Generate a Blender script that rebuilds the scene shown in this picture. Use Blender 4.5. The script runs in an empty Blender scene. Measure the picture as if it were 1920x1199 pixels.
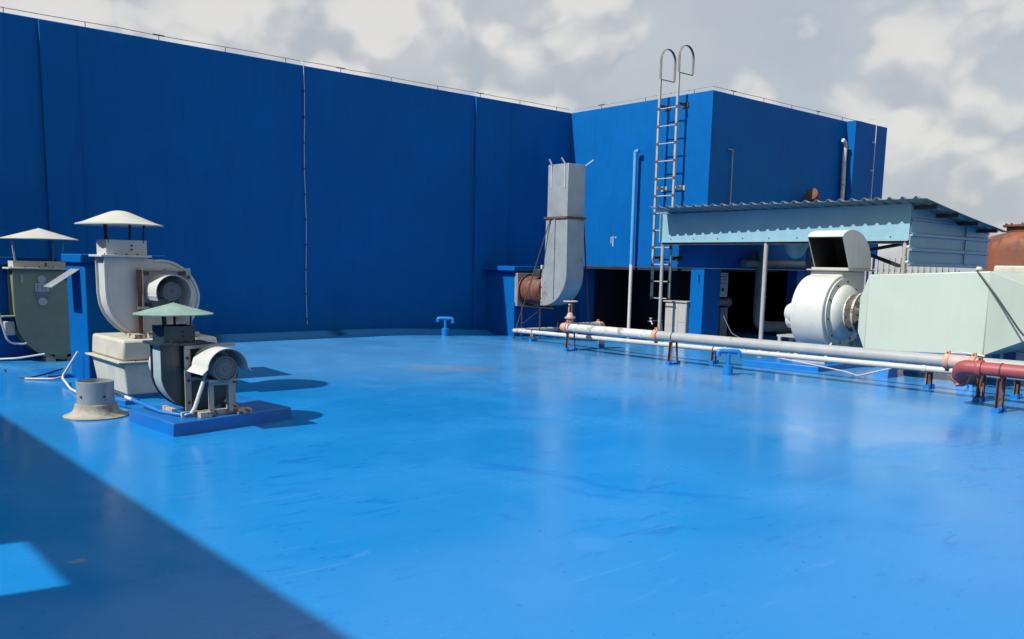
import bpy, bmesh, math, random
from mathutils import Vector, Matrix
random.seed(7)
S = bpy.context.scene
COL = S.collection
PI = math.pi

# ------------------------------------------------------------------ camera
cam_d = bpy.data.cameras.new('camera'); cam = bpy.data.objects.new('camera', cam_d); COL.objects.link(cam)
R = ((0.7565163, 0.0783099, 0.6492693), (-0.6536900, 0.1198474, 0.7472122), (0.0192991, 0.9896990, -0.1418569))
Mx = Matrix(((R[0][0], R[0][1], -R[0][2]), (R[1][0], R[1][1], -R[1][2]), (R[2][0], R[2][1], -R[2][2])))
cam.matrix_world = Matrix.Translation((0, 0, 1.5)) @ Mx.to_4x4()
cam_d.sensor_width = 36.0; cam_d.lens = 36.0 * 1650 / 1920
cam_d.shift_y = (733 - 599.5) / 1920
cam_d.clip_end = 20000; cam_d.clip_start = 0.05
S.camera = cam

# ------------------------------------------------------------------ sun and sky
SUN_FROM = Vector((-1.0, 0.157, 1.0)).normalized()
elev = math.asin(SUN_FROM.z); azim = math.atan2(SUN_FROM.x, SUN_FROM.y)
sd = bpy.data.lights.new('sun', 'SUN'); sd.energy = 5.0; sd.angle = math.radians(0.5); sd.color = (1.0, 0.965, 0.91)
sun = bpy.data.objects.new('sun', sd); COL.objects.link(sun)
sun.rotation_euler = SUN_FROM.to_track_quat('Z', 'Y').to_euler(); sun.location = SUN_FROM * 60
W = bpy.data.worlds.new('World'); S.world = W; W.use_nodes = True
def build_world():
    nt = W.node_tree; nt.nodes.clear(); N = nt.nodes.new; L = nt.links.new
    out = N('ShaderNodeOutputWorld')
    sky = N('ShaderNodeTexSky'); sky.sky_type = 'NISHITA'; sky.sun_disc = False
    sky.sun_elevation = elev; sky.sun_rotation = azim; sky.air_density = 1.2; sky.dust_density = 1.5
    b1 = N('ShaderNodeBackground'); b1.inputs[1].default_value = 0.064; L(sky.outputs[0], b1.inputs[0])
    tc = N('ShaderNodeTexCoord')
    def vmath(op, a, b_=None):
        v = N('ShaderNodeVectorMath'); v.operation = op; L(a, v.inputs[0])
        if b_ is not None:
            if isinstance(b_, tuple): v.inputs[1].default_value = b_
            else: L(b_, v.inputs[1])
        return v.outputs[0]
    def maprange(x, a, b_, c=0.0, d=1.0, kind='SMOOTHSTEP'):
        r = N('ShaderNodeMapRange'); r.interpolation_type = kind
        for q, v in enumerate((a, b_, c, d)): r.inputs[q + 1].default_value = v
        L(x, r.inputs[0]); return r.outputs[0]
    def math2(op, a, b_):
        m = N('ShaderNodeMath'); m.operation = op
        for q, v in ((0, a), (1, b_)):
            if isinstance(v, (int, float)): m.inputs[q].default_value = v
            else: L(v, m.inputs[q])
        return m.outputs[0]
    base = vmath('MULTIPLY', tc.outputs['Generated'], (1.15, 1.15, 1.5))
    def noise(vec, scale, detail=9, rough=0.55, dist=0.0):
        n = N('ShaderNodeTexNoise'); n.inputs['Scale'].default_value = scale; n.inputs['Detail'].default_value = detail
        n.inputs['Roughness'].default_value = rough; n.inputs['Distortion'].default_value = dist; L(vec, n.inputs[0]); return n.outputs[0]
    CLOUD_AT = (9.59, 14.77, 3.5)
    def field(off):
        """billowing cloud density at the direction shifted by off"""
        p = vmath('ADD', base, tuple(a + b_ for a, b_ in zip(off, CLOUD_AT)))
        w = N('ShaderNodeTexNoise'); w.inputs['Scale'].default_value = 6; w.inputs['Detail'].default_value = 3; L(p, w.inputs[0])
        wv = vmath('SCALE', vmath('SUBTRACT', w.outputs[1], (.5, .5, .5))); wv.node.inputs[3].default_value = 0.16
        q = vmath('ADD', p, wv)
        v = N('ShaderNodeTexVoronoi'); v.feature = 'F1'; v.inputs['Scale'].default_value = 6.5
        v.inputs['Detail'].default_value = 1.5; v.inputs['Roughness'].default_value = 0.55; v.inputs['Lacunarity'].default_value = 2.2; L(q, v.inputs[0])
        n = noise(q, 2.3, 7, 0.52)
        return math2('ADD', math2('MULTIPLY', v.outputs['Distance'], -0.42), n)
    f1 = field((0, 0, 0)); f2 = field((-0.018, 0.0, 0.045))
    mask = maprange(f1, 0.03, 0.15)
    rl = maprange(math2('SUBTRACT', f1, f2), -0.10, 0.10)
    deep = maprange(f1, 0.06, 0.36)
    tone = math2('MULTIPLY', math2('ADD', math2('MULTIPLY', rl, 0.75), math2('MULTIPLY', deep, 0.35)), 1.0)
    cr = N('ShaderNodeMix'); cr.data_type = 'RGBA'
    cr.inputs[6].default_value = (0.485, 0.52, 0.575, 1); cr.inputs[7].default_value = (0.82, 0.80, 0.77, 1); L(tone, cr.inputs[0])
    veil = N('ShaderNodeMix'); veil.data_type = 'RGBA'
    veil.inputs[6].default_value = (0.47, 0.525, 0.595, 1); veil.inputs[7].default_value = (0.58, 0.62, 0.66, 1)
    L(maprange(noise(base, 2.4, 5, 0.5), 0.36, 0.62), veil.inputs[0])
    cc = N('ShaderNodeMix'); cc.data_type = 'RGBA'; L(mask, cc.inputs[0]); L(veil.outputs[2], cc.inputs[6]); L(cr.outputs[2], cc.inputs[7])
    b2 = N('ShaderNodeBackground'); b2.inputs[1].default_value = 0.80; L(cc.outputs[2], b2.inputs[0])
    ms = N('ShaderNodeMixShader'); ms.inputs[0].default_value = 0.86; L(b1.outputs[0], ms.inputs[1]); L(b2.outputs[0], ms.inputs[2])
    L(ms.outputs[0], out.inputs[0])
build_world()
W.cycles.sampling_method = 'MANUAL'; W.cycles.sample_map_resolution = 512
S.cycles.max_bounces = 8; S.cycles.diffuse_bounces = 3; S.cycles.glossy_bounces = 3
S.view_settings.view_transform = 'Standard'; S.view_settings.look = 'None'
S.view_settings.exposure = 0.32; S.view_settings.gamma = 1.0; S.view_settings.use_curve_mapping = False

# ------------------------------------------------------------------ materials
MATS = {}
def mat(name, col, rough=0.5, metal=0.0, var=0.12, vscale=2.5, dirt=None, dirt_amt=0.0, dirt_scale=6.0, bump=0.12, bscale=60, streak=0.0, spec=0.5, patch=None, patch_amt=0.0, patch_scale=1.0):
    """painted or bare surface: base colour with mottling, optional dirt / rust where a noise passes a threshold, fine relief"""
    if name in MATS: return MATS[name]
    dk = 0.87; col = tuple(c * dk for c in col); dirt = dirt and tuple(c * dk for c in dirt); patch = patch and tuple(c * dk for c in patch)
    m = bpy.data.materials.new(name); m.use_nodes = True; nt = m.node_tree; N = nt.nodes.new; L = nt.links.new
    p = nt.nodes['Principled BSDF']
    tc = N('ShaderNodeTexCoord'); gm = N('ShaderNodeNewGeometry')
    def noise(scale, detail=5, rough=0.6, vec=None):
        n = N('ShaderNodeTexNoise'); n.inputs['Scale'].default_value = scale; n.inputs['Detail'].default_value = detail; n.inputs['Roughness'].default_value = rough
        L(vec or gm.outputs['Position'], n.inputs[0]); return n
    n1 = noise(vscale)
    a = N('ShaderNodeMapRange'); a.inputs[1].default_value = 0.3; a.inputs[2].default_value = 0.7
    a.inputs[3].default_value = 1 - var; a.inputs[4].default_value = 1 + var; L(n1.outputs[0], a.inputs[0])
    mul = N('ShaderNodeMix'); mul.data_type = 'RGBA'; mul.blend_type = 'MULTIPLY'; mul.inputs[0].default_value = 1
    mul.inputs[6].default_value = (*col, 1); L(a.outputs[0], mul.inputs[7])
    cur = mul.outputs[2]
    if patch:
        n = noise(patch_scale, 4, 0.55)
        r = N('ShaderNodeMapRange'); r.inputs[1].default_value = 0.5; r.inputs[2].default_value = 0.62; r.inputs[4].default_value = patch_amt; L(n.outputs[0], r.inputs[0])
        x = N('ShaderNodeMix'); x.data_type = 'RGBA'; L(r.outputs[0], x.inputs[0]); L(cur, x.inputs[6]); x.inputs[7].default_value = (*patch, 1); cur = x.outputs[2]
    if streak:
        mp = N('ShaderNodeMapping'); mp.inputs['Scale'].default_value = (1, 1, 0.08); L(gm.outputs['Position'], mp.inputs[0])
        n = noise(14, 3, 0.6, mp.outputs[0])
        r = N('ShaderNodeMapRange'); r.inputs[1].default_value = 0.52; r.inputs[2].default_value = 0.75; r.inputs[4].default_value = streak; L(n.outputs[0], r.inputs[0])
        x = N('ShaderNodeMix'); x.data_type = 'RGBA'; L(r.outputs[0], x.inputs[0]); L(cur, x.inputs[6])
        x.inputs[7].default_value = (*(dirt or tuple(c * 0.45 for c in col)), 1); cur = x.outputs[2]
    if dirt:
        n = noise(dirt_scale, 8, 0.7)
        t = 0.5 + 0.22 * (1 - dirt_amt) - 0.1 * dirt_amt
        r = N('ShaderNodeMapRange'); r.inputs[1].default_value = t; r.inputs[2].default_value = t + 0.06; L(n.outputs[0], r.inputs[0])
        x = N('ShaderNodeMix'); x.data_type = 'RGBA'; L(r.outputs[0], x.inputs[0]); L(cur, x.inputs[6]); x.inputs[7].default_value = (*dirt, 1); cur = x.outputs[2]
    L(cur, p.inputs['Base Color'])
    p.inputs['Metallic'].default_value = metal; p.inputs['Specular IOR Level'].default_value = spec
    rr = N('ShaderNodeMapRange'); rr.inputs[3].default_value = max(0.05, rough - 0.1); rr.inputs[4].default_value = min(1, rough + 0.1); L(n1.outputs[0], rr.inputs[0]); L(rr.outputs[0], p.inputs['Roughness'])
    nb = noise(bscale, 4, 0.6); nb2 = noise(bscale * 0.04, 2, 0.5)
    s = N('ShaderNodeMath'); s.operation = 'MULTIPLY_ADD'; s.inputs[1].default_value = 6.0; L(nb2.outputs[0], s.inputs[0]); L(nb.outputs[0], s.inputs[2])
    b = N('ShaderNodeBump'); b.inputs['Strength'].default_value = bump; b.inputs['Distance'].default_value = 0.01; L(s.outputs[0], b.inputs['Height']); L(b.outputs[0], p.inputs['Normal'])
    MATS[name] = m; return m

M_WALL = mat('blue_wall_paint', (0.0003, 0.107, 0.362), 0.6, var=0.07, vscale=0.9, bump=0.18, bscale=70, streak=0.22, dirt=None, patch=(0.0005, 0.092, 0.335), patch_amt=0.6, patch_scale=0.55, spec=0.07)
M_BLUE = mat('blue_plinth_paint', (0.002, 0.13, 0.44), 0.4, var=0.1, vscale=4, bump=0.2, bscale=50)
M_BLUE2 = mat('bright_blue_paint', (0.003, 0.165, 0.52), 0.4, var=0.1, vscale=6, bump=0.1)
M_WHITE = mat('white_frp', (0.56, 0.57, 0.54), 0.38, var=0.06, vscale=5, dirt=(0.30, 0.28, 0.23), dirt_amt=0.18, dirt_scale=9, streak=0.18)
M_CREAM = mat('weathered_cream_frp', (0.50, 0.49, 0.41), 0.55, var=0.1, vscale=5, dirt=(0.27, 0.24, 0.17), dirt_amt=0.3, dirt_scale=7, streak=0.3)
M_HAT = mat('off_white_hat', (0.52, 0.525, 0.46), 0.5, var=0.05, vscale=6, dirt=(0.42, 0.43, 0.36), dirt_amt=0.15, streak=0.1)
M_GHAT = mat('pale_green_hat', (0.20, 0.33, 0.28), 0.5, var=0.16, vscale=9, dirt=(0.36, 0.42, 0.37), dirt_amt=0.45, dirt_scale=10)
M_GREEN = mat('dark_green_frp', (0.016, 0.038, 0.046), 0.3, var=0.2, vscale=5, dirt=(0.10, 0.13, 0.12), dirt_amt=0.2, streak=0.25)
M_GREENL = mat('sunlit_green_edge', (0.34, 0.44, 0.44), 0.35, var=0.1, vscale=5, streak=0.25)  # pale copy of the green, puts sunlight on the outer edge into colour
M_OLIVE = mat('olive_frp', (0.22, 0.255, 0.175), 0.32, var=0.12, vscale=4, dirt=(0.24, 0.25, 0.18), dirt_amt=0.2, streak=0.2)
M_GREY = mat('grey_steel_paint', (0.30, 0.31, 0.30), 0.5, var=0.12, vscale=8, dirt=(0.10, 0.06, 0.04), dirt_amt=0.32, dirt_scale=16)
M_LGREY = mat('light_grey_steel', (0.36, 0.36, 0.345), 0.5, var=0.1, vscale=8, dirt=(0.16, 0.08, 0.045), dirt_amt=0.22, dirt_scale=18)
M_RUSTY = mat('rusty_white_angle', (0.42, 0.40, 0.36), 0.6, var=0.15, vscale=9, dirt=(0.12, 0.055, 0.03), dirt_amt=0.62, dirt_scale=12)
M_RUST = mat('rust_brown', (0.115, 0.045, 0.028), 0.75, var=0.35, vscale=14, dirt=(0.23, 0.10, 0.05), dirt_amt=0.4, dirt_scale=22, bump=0.4)
M_BROWNDRUM = mat('rusted_drum', (0.13, 0.05, 0.035), 0.6, var=0.25, vscale=7, dirt=(0.34, 0.32, 0.29), dirt_amt=0.28, dirt_scale=5, streak=0.3)
M_RUSTTANK = mat('rust_orange_tank', (0.22, 0.075, 0.038), 0.75, var=0.25, vscale=2.5, dirt=(0.12, 0.05, 0.032), dirt_amt=0.6, dirt_scale=2.2, bump=0.3)
M_GALV = mat('galvanised_sheet', (0.36, 0.40, 0.42), 0.42, metal=0.35, var=0.1, vscale=3.5, dirt=(0.24, 0.27, 0.29), dirt_amt=0.35, dirt_scale=2.2, streak=0.2, bump=0.2, bscale=25)
M_PIPE = mat('grey_pipe', (0.32, 0.34, 0.34), 0.5, var=0.08, vscale=5, dirt=(0.22, 0.23, 0.23), dirt_amt=0.25, dirt_scale=9)
M_PIPEW = mat('flaking_white_pipe', (0.52, 0.52, 0.51), 0.5, var=0.08, vscale=6, dirt=(0.24, 0.24, 0.235), dirt_amt=0.55, dirt_scale=9, bump=0.3)
M_PIPES = mat('pale_small_pipe', (0.46, 0.47, 0.46), 0.5, var=0.08, vscale=6, dirt=(0.27, 0.28, 0.28), dirt_amt=0.4, dirt_scale=12)
M_PINK = mat('faded_pink_iron', (0.48, 0.33, 0.32), 0.6, var=0.12, vscale=14, dirt=(0.50, 0.46, 0.45), dirt_amt=0.4, dirt_scale=22)
M_ORANGE = mat('faded_orange_coupling', (0.50, 0.26, 0.18), 0.6, var=0.15, vscale=14, dirt=(0.52, 0.38, 0.24), dirt_amt=0.45, dirt_scale=14)
M_RED = mat('faded_red_pipe', (0.30, 0.06, 0.065), 0.5, var=0.12, vscale=8, dirt=(0.36, 0.13, 0.12), dirt_amt=0.25, dirt_scale=14)
M_DARK = mat('dark_steel', (0.035, 0.03, 0.03), 0.6, var=0.25, vscale=12, dirt=(0.10, 0.05, 0.03), dirt_amt=0.4, dirt_scale=20)
M_MOTOR = mat('motor_grey', (0.15, 0.165, 0.18), 0.45, var=0.12, vscale=14)
M_HOLE = mat('inside_black', (0.012, 0.012, 0.013), 0.8, var=0.1)
M_STUB = mat('dirty_resin', (0.33, 0.31, 0.26), 0.7, var=0.25, vscale=12, dirt=(0.20, 0.19, 0.15), dirt_amt=0.5, dirt_scale=9, bump=0.5, bscale=40)
M_HOOP = mat('dull_steel', (0.15, 0.15, 0.145), 0.5, var=0.15, vscale=8)
M_HOODSHADE = mat('hood_shade_sheet', (0.02, 0.019, 0.018), 0.8, var=0.4, vscale=6, dirt=(0.06, 0.05, 0.045), dirt_amt=0.3)  # near-black colour stands in for the shade inside the scoop hood
M_MINT = mat('pale_mint_frp', (0.45, 0.525, 0.455), 0.34, var=0.03, vscale=1.5, streak=0.06, bump=0.06)
M_CANVAS = mat('torn_canvas', (0.09, 0.08, 0.065), 0.85, var=0.5, vscale=14, dirt=(0.26, 0.24, 0.20), dirt_amt=0.35, dirt_scale=9, bump=0.8, bscale=30)
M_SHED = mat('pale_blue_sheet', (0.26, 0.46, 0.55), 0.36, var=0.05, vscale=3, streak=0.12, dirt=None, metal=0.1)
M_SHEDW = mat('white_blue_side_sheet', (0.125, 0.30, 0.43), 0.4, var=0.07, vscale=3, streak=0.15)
M_ROOF = mat('grey_roof_sheet', (0.24, 0.28, 0.31), 0.4, metal=0.3, var=0.1, vscale=4)
M_CONDUIT = mat('white_conduit', (0.58, 0.58, 0.56), 0.45, var=0.06, vscale=9)
M_SKYPIPE = mat('pale_blue_pipe', (0.10, 0.33, 0.60), 0.4, var=0.08, vscale=6)
M_CABLE = mat('black_cable', (0.02, 0.02, 0.022), 0.5, var=0.1)
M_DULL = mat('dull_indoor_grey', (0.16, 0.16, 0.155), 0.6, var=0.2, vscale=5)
M_CAB = mat('beige_cabinet', (0.40, 0.395, 0.375), 0.5, var=0.06, vscale=5, dirt=(0.26, 0.25, 0.24), dirt_amt=0.2)
M_INNER = mat('plant_room_shade_black', (0.006, 0.013, 0.028), 0.7, var=0.2, vscale=2)  # near-black: the deep shade of the plant room put into the colour
M_STONE = mat('grey_city_ground', (0.16, 0.165, 0.15), 0.9, var=0.3, vscale=0.02, bump=0)
M_STICK = mat('sticker', (0.42, 0.46, 0.46), 0.4, var=0.05)
M_STICKD = mat('sticker_print', (0.16, 0.20, 0.24), 0.4, var=0.05)

def floor_mat():
    m = bpy.data.materials.new('blue_epoxy_floor'); m.use_nodes = True; nt = m.node_tree; N = nt.nodes.new; L = nt.links.new
    p = nt.nodes['Principled BSDF']; g = N('ShaderNodeNewGeometry'); pos = g.outputs['Position']
    def noise(scale, detail=5, rough=0.6, vec=None, dist=0.0):
        n = N('ShaderNodeTexNoise'); n.inputs['Scale'].default_value = scale; n.inputs['Detail'].default_value = detail
        n.inputs['Roughness'].default_value = rough; n.inputs['Distortion'].default_value = dist; L(vec or pos, n.inputs[0]); return n.outputs[0]
    def rng(x, a, b, c=0.0, d=1.0):
        r = N('ShaderNodeMapRange'); r.interpolation_type = 'SMOOTHSTEP'
        for i, v in enumerate((a, b, c, d)): r.inputs[i + 1].default_value = v
        L(x, r.inputs[0]); return r.outputs[0]
    def mix(f, a, b):
        x = N('ShaderNodeMix'); x.data_type = 'RGBA'
        if isinstance(f, float): x.inputs[0].default_value = f
        else: L(f, x.inputs[0])
        for s, v in ((6, a), (7, b)):
            if isinstance(v, tuple): x.inputs[s].default_value = (*(q * 0.87 for q in v), 1)
            else: L(v, x.inputs[s])
        return x.outputs[2]
    def mul(a, b):
        x = N('ShaderNodeMath'); x.operation = 'MULTIPLY'; L(a, x.inputs[0])
        if isinstance(b, float): x.inputs[1].default_value = b
        else: L(b, x.inputs[1])
        return x.outputs[0]
    c = mix(rng(noise(0.45, 5, 0.55), 0.3, 0.7), (0.009, 0.203, 0.545), (0.011, 0.222, 0.58))
    # faint broad worn, chalky areas
    c = mix(mul(rng(noise(0.7, 7, 0.62, dist=0.6), 0.52, 0.74), 0.22), c, (0.045, 0.24, 0.58))
    # roller-laid darker patches and scuffs, elongated across the walkway
    mp = N('ShaderNodeMapping'); mp.inputs['Rotation'].default_value = (0, 0, 0.7); mp.inputs['Scale'].default_value = (0.7, 2.6, 1); L(pos, mp.inputs[0])
    def zone(scale, a, b_): return rng(noise(scale, 2, 0.5), a, b_)
    c = mix(mul(mul(rng(noise(2.2, 9, 0.72, mp.outputs[0], 0.8), 0.55, 0.62), zone(0.5, 0.42, 0.62)), 0.55), c, (0.002, 0.135, 0.47))
    m2 = N('ShaderNodeMapping'); m2.inputs['Rotation'].default_value = (0, 0, -0.5); m2.inputs['Location'].default_value = (4, 9, 0); m2.inputs['Scale'].default_value = (1.0, 4.2, 1); L(pos, m2.inputs[0])
    c = mix(mul(mul(rng(noise(3.4, 8, 0.7, m2.outputs[0], 0.9), 0.585, 0.63), zone(0.8, 0.45, 0.6)), 0.6), c, (0.002, 0.125, 0.45))
    m3 = N('ShaderNodeMapping'); m3.inputs['Rotation'].default_value = (0, 0, 0.95); m3.inputs['Location'].default_value = (1, 3, 0); m3.inputs['Scale'].default_value = (0.5, 5.0, 1); L(pos, m3.inputs[0])
    c = mix(mul(mul(rng(noise(2.8, 8, 0.7, m3.outputs[0], 0.6), 0.58, 0.63), zone(0.6, 0.48, 0.62)), 0.4), c, (0.06, 0.27, 0.60))
    c = mix(mul(rng(noise(17, 4, 0.6), 0.655, 0.69), 0.6), c, (0.01, 0.10, 0.30))
    c = mix(mul(rng(noise(42, 3, 0.6), 0.70, 0.73), 0.5), c, (0.22, 0.36, 0.50))
    def stain_or_sheen(x, y, sx, sy, rot, col, amt, edge=0.35, ns=5.0, k=1.1):
        nonlocal c
        a = N('ShaderNodeMapping'); a.vector_type = 'TEXTURE'; a.inputs['Location'].default_value = (x, y, 0); a.inputs['Rotation'].default_value = (0, 0, rot); a.inputs['Scale'].default_value = (sx, sy, 4); L(pos, a.inputs[0])
        ln = N('ShaderNodeVectorMath'); ln.operation = 'LENGTH'; L(a.outputs[0], ln.inputs[0])
        ad = N('ShaderNodeMath'); ad.operation = 'MULTIPLY_ADD'; ad.inputs[1].default_value = k; L(noise(ns, 6, 0.65), ad.inputs[0]); L(ln.outputs['Value'], ad.inputs[2])
        c = mix(rng(ad.outputs[0], .65 + k * .5, .65 + k * .5 + edge, amt, 0.0), c, col)
    # broad pale patches: grazing sky sheen painted into the far floor colour
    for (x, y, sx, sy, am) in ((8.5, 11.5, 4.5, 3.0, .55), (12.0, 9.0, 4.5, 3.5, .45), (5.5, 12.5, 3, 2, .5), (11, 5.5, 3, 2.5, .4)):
        stain_or_sheen(x, y, sx, sy, -.7, (0.07, 0.255, 0.53), am, 1.0, 1.3)
    stain_or_sheen(7.54, 10.08, 0.75, 0.42, -0.7, (0.15, 0.25, 0.38), 0.6, 0.5, 4, 1.8)
    stain_or_sheen(6.3, 11.4, 0.8, 0.5, -0.7, (0.07, 0.24, 0.52), 0.5)
    stain_or_sheen(1.14, 4.58, 0.05, 0.035, 0.0, (0.22, 0.28, 0.30), 0.6, 0.4, 24, 1.8)
    stain_or_sheen(7.9, 4.0, 1.4, 0.55, -0.75, (0.08, 0.25, 0.56), 0.45)
    # one wandering drag mark and its branch
    for line, wd, am in ((((4.02, 4.98), (4.20, 4.76), (4.30, 4.50), (4.38, 4.30), (4.36, 4.05), (4.42, 3.86), (4.60, 3.62), (4.85, 3.30)), .05, .42), (((4.16, 4.98), (4.34, 4.62)), .06, .45), (((4.12, 4.20), (4.12, 3.92), (4.22, 3.78)), .04, .45)):
        for a_, b_ in zip(line, line[1:]):
            ln_ = math.hypot(b_[0] - a_[0], b_[1] - a_[1])
            stain_or_sheen((a_[0] + b_[0]) / 2, (a_[1] + b_[1]) / 2, ln_ * .85, wd, math.atan2(b_[1] - a_[1], b_[0] - a_[0]), (0.004, 0.150, 0.52), am, 0.6, 13, 2.4)
    for (x, y, r, s_) in ((7.6, 4.7, 0.25, 1.0), (3.4, 3.2, 0.15, 0.5), (5.9, 6.6, 0.25, 0.8), (9.6, 4.9, 0.3, 1.1)):
        stain_or_sheen(x, y, r * s_ * 2, r, -0.7, (0.035, 0.235, 0.60), 0.45)
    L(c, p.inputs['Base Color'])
    r1 = noise(0.9, 6, 0.6, dist=0.4)
    rr = rng(r1, 0.3, 0.7, 0.14, 0.30); L(rr, p.inputs['Roughness'])
    p.inputs['Specular IOR Level'].default_value = 0.26; p.inputs['IOR'].default_value = 1.45
    nb = noise(1.6, 5, 0.5); nb2 = noise(55, 4, 0.6)
    s = N('ShaderNodeMath'); s.operation = 'MULTIPLY_ADD'; s.inputs[1].default_value = 0.10; L(nb2, s.inputs[0]); L(nb, s.inputs[2])
    b = N('ShaderNodeBump'); b.inputs['Strength'].default_value = 0.25; b.inputs['Distance'].default_value = 0.010; L(s.outputs[0], b.inputs['Height']); L(b.outputs[0], p.inputs['Normal'])
    return m
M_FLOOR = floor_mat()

# ------------------------------------------------------------------ helpers
def tag(o, label=None, cat=None, group=None, kind=None):
    if label: o['label'] = label
    if cat: o['category'] = cat
    if group: o['group'] = group
    if kind: o['kind'] = kind
    return o
def thing(name, loc, label, cat, group=None):
    o = bpy.data.objects.new(name, None); COL.objects.link(o); o.location = loc; o.empty_display_size = 0.2
    return tag(o, label, cat, group)
def world_loc(o):
    v = Vector((0, 0, 0))
    while o: v += o.location; o = o.parent
    return v
class MB:
    """collects shapes given in world metres; build() links them as one mesh object"""
    def __init__(s): s.bm = bmesh.new()
    def box(s, a, b, rot=0.0, taper=None):
        x0, y0, z0 = a; x1, y1, z1 = b; cx, cy = (x0 + x1) / 2, (y0 + y1) / 2
        vs = []
        for z in (z0, z1):
            t = taper if (taper and z == z1) else 0
            for x, y in ((x0 + t, y0 + t), (x1 - t, y0 + t), (x1 - t, y1 - t), (x0 + t, y1 - t)):
                dx, dy = x - cx, y - cy; c, q = math.cos(rot), math.sin(rot)
                vs.append(s.bm.verts.new((cx + dx * c - dy * q, cy + dx * q + dy * c, z)))
        for f in ((3, 2, 1, 0), (4, 5, 6, 7), (0, 1, 5, 4), (1, 2, 6, 5), (2, 3, 7, 6), (3, 0, 4, 7)): s.bm.faces.new([vs[i] for i in f])
        return s
    def hexa(s, pts):   # 8 corner points: bottom ring, top ring
        vs = [s.bm.verts.new(p) for p in pts]
        for f in ((3, 2, 1, 0), (4, 5, 6, 7), (0, 1, 5, 4), (1, 2, 6, 5), (2, 3, 7, 6), (3, 0, 4, 7)): s.bm.faces.new([vs[i] for i in f])
        return s
    def beam(s, p, q, w, h=None, up=(0, 0, 1)):   # square bar between two points
        p, q = Vector(p), Vector(q); h = h or w; d = (q - p).normalized(); u = Vector(up)
        if abs(d.dot(u)) > 0.98: u = Vector((1, 0, 0))
        r = d.cross(u).normalized() * (w / 2); t = r.cross(d).normalized() * (h / 2)
        s.hexa([p - r - t, p + r - t, q + r - t, q - r - t, p - r + t, p + r + t, q + r + t, q - r + t]); return s
    def ring(s, c, d, r, seg, ref=None):
        d = d.normalized(); a = ref or (Vector((0, 0, 1)) if abs(d.z) < 0.9 else Vector((1, 0, 0)))
        a = (a - d * a.dot(d)).normalized(); b = d.cross(a)
        return [s.bm.verts.new(c + (a * math.cos(2 * PI * i / seg) + b * math.sin(2 * PI * i / seg)) * r) for i in range(seg)], a
    def tube(s, pts, r, seg=12, caps=True):
        pts = [Vector(p) for p in pts]; rings = []; ref = None
        for i, p in enumerate(pts):
            d = (pts[min(i + 1, len(pts) - 1)] - pts[max(i - 1, 0)])
            rr = r[i] if isinstance(r, (list, tuple)) else r
            k, ref = s.ring(p, d, rr, seg, ref); rings.append(k)
        for a, b in zip(rings, rings[1:]):
            for i in range(seg):
                f = s.bm.faces.new((a[i], a[(i + 1) % seg], b[(i + 1) % seg], b[i])); f.smooth = True
        if caps: s.bm.faces.new(rings[0][::-1]); s.bm.faces.new(rings[-1])
        return s
    def lathe(s, c, axis, prof, seg=32, a0=0, a1=2 * PI, ref=None):  # prof: (along axis, radius)
        c = Vector(c); d = Vector(axis).normalized(); a = Vector(ref) if ref else (Vector((0, 0, 1)) if abs(d.z) < 0.9 else Vector((1, 0, 0)))
        a = (a - d * a.dot(d)).normalized(); b = d.cross(a); full = abs(a1 - a0 - 2 * PI) < 1e-6; n = seg if full else seg + 1; rings = []
        for (t, r) in prof:
            rings.append([s.bm.verts.new(c + d * t + (a * math.cos(a0 + (a1 - a0) * i / seg) + b * math.sin(a0 + (a1 - a0) * i / seg)) * max(r, 1e-4)) for i in range(n)])
        for p, q in zip(rings, rings[1:]):
            for i in range(seg):
                f = s.bm.faces.new((p[i], p[(i + 1) % n], q[(i + 1) % n], q[i])); f.smooth = True
        return s
    def prism(s, pts, y0, y1, axis='y', smooth=False):   # polygon (u,z) extruded along y, or (v,z) along x
        def P(u, z, t): return (u, t, z) if axis == 'y' else ((t, u, z) if axis == 'x' else (u, z, t))
        a = [s.bm.verts.new(P(u, z, y0)) for u, z in pts]; b = [s.bm.verts.new(P(u, z, y1)) for u, z in pts]; n = len(pts)
        for i in range(n):
            f = s.bm.faces.new((a[i], a[(i + 1) % n], b[(i + 1) % n], b[i])); f.smooth = smooth
        s.bm.faces.new(a[::-1]); s.bm.faces.new(b); return s
    def build(s, name, m, parent=None, bevel=0.0, solid=0.0, label=None, angle=35):
        bmesh.ops.recalc_face_normals(s.bm, faces=s.bm.faces)
        if solid:   # real sheet thickness
            bmesh.ops.solidify(s.bm, geom=s.bm.faces[:], thickness=solid)
            bmesh.ops.recalc_face_normals(s.bm, faces=s.bm.faces)
        me = bpy.data.meshes.new(name); off = world_loc(parent) if parent else None
        if off is not None: bmesh.ops.translate(s.bm, verts=s.bm.verts, vec=-off)
        s.bm.to_mesh(me); s.bm.free()
        me.set_sharp_from_angle(angle=math.radians(angle))
        o = bpy.data.objects.new(name, me); COL.objects.link(o); me.materials.append(m)
        if parent: o.parent = parent
        if bevel:
            k = o.modifiers.new('bevel', 'BEVEL'); k.width = bevel; k.segments = 2; k.limit_method = 'ANGLE'; k.angle_limit = math.radians(40)
        if label: o['label'] = label
        return o
def copy_tree(o, parent=None):
    c = o.copy(); COL.objects.link(c); c.parent = parent
    for ch in [k for k in bpy.data.objects if k.parent == o]: copy_tree(ch, c)
    return c
def arc(c, r, a0, a1, n, plane='xz', r1=None):
    out = []
    for i in range(n + 1):
        t = i / n; a = a0 + (a1 - a0) * t; rr = r + ((r1 or r) - r) * t
        out.append((c[0] + rr * math.cos(a), c[1] + rr * math.sin(a)))
    return out
def sm(t): t = max(0, min(1, t)); return t * t * (3 - 2 * t)
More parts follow.
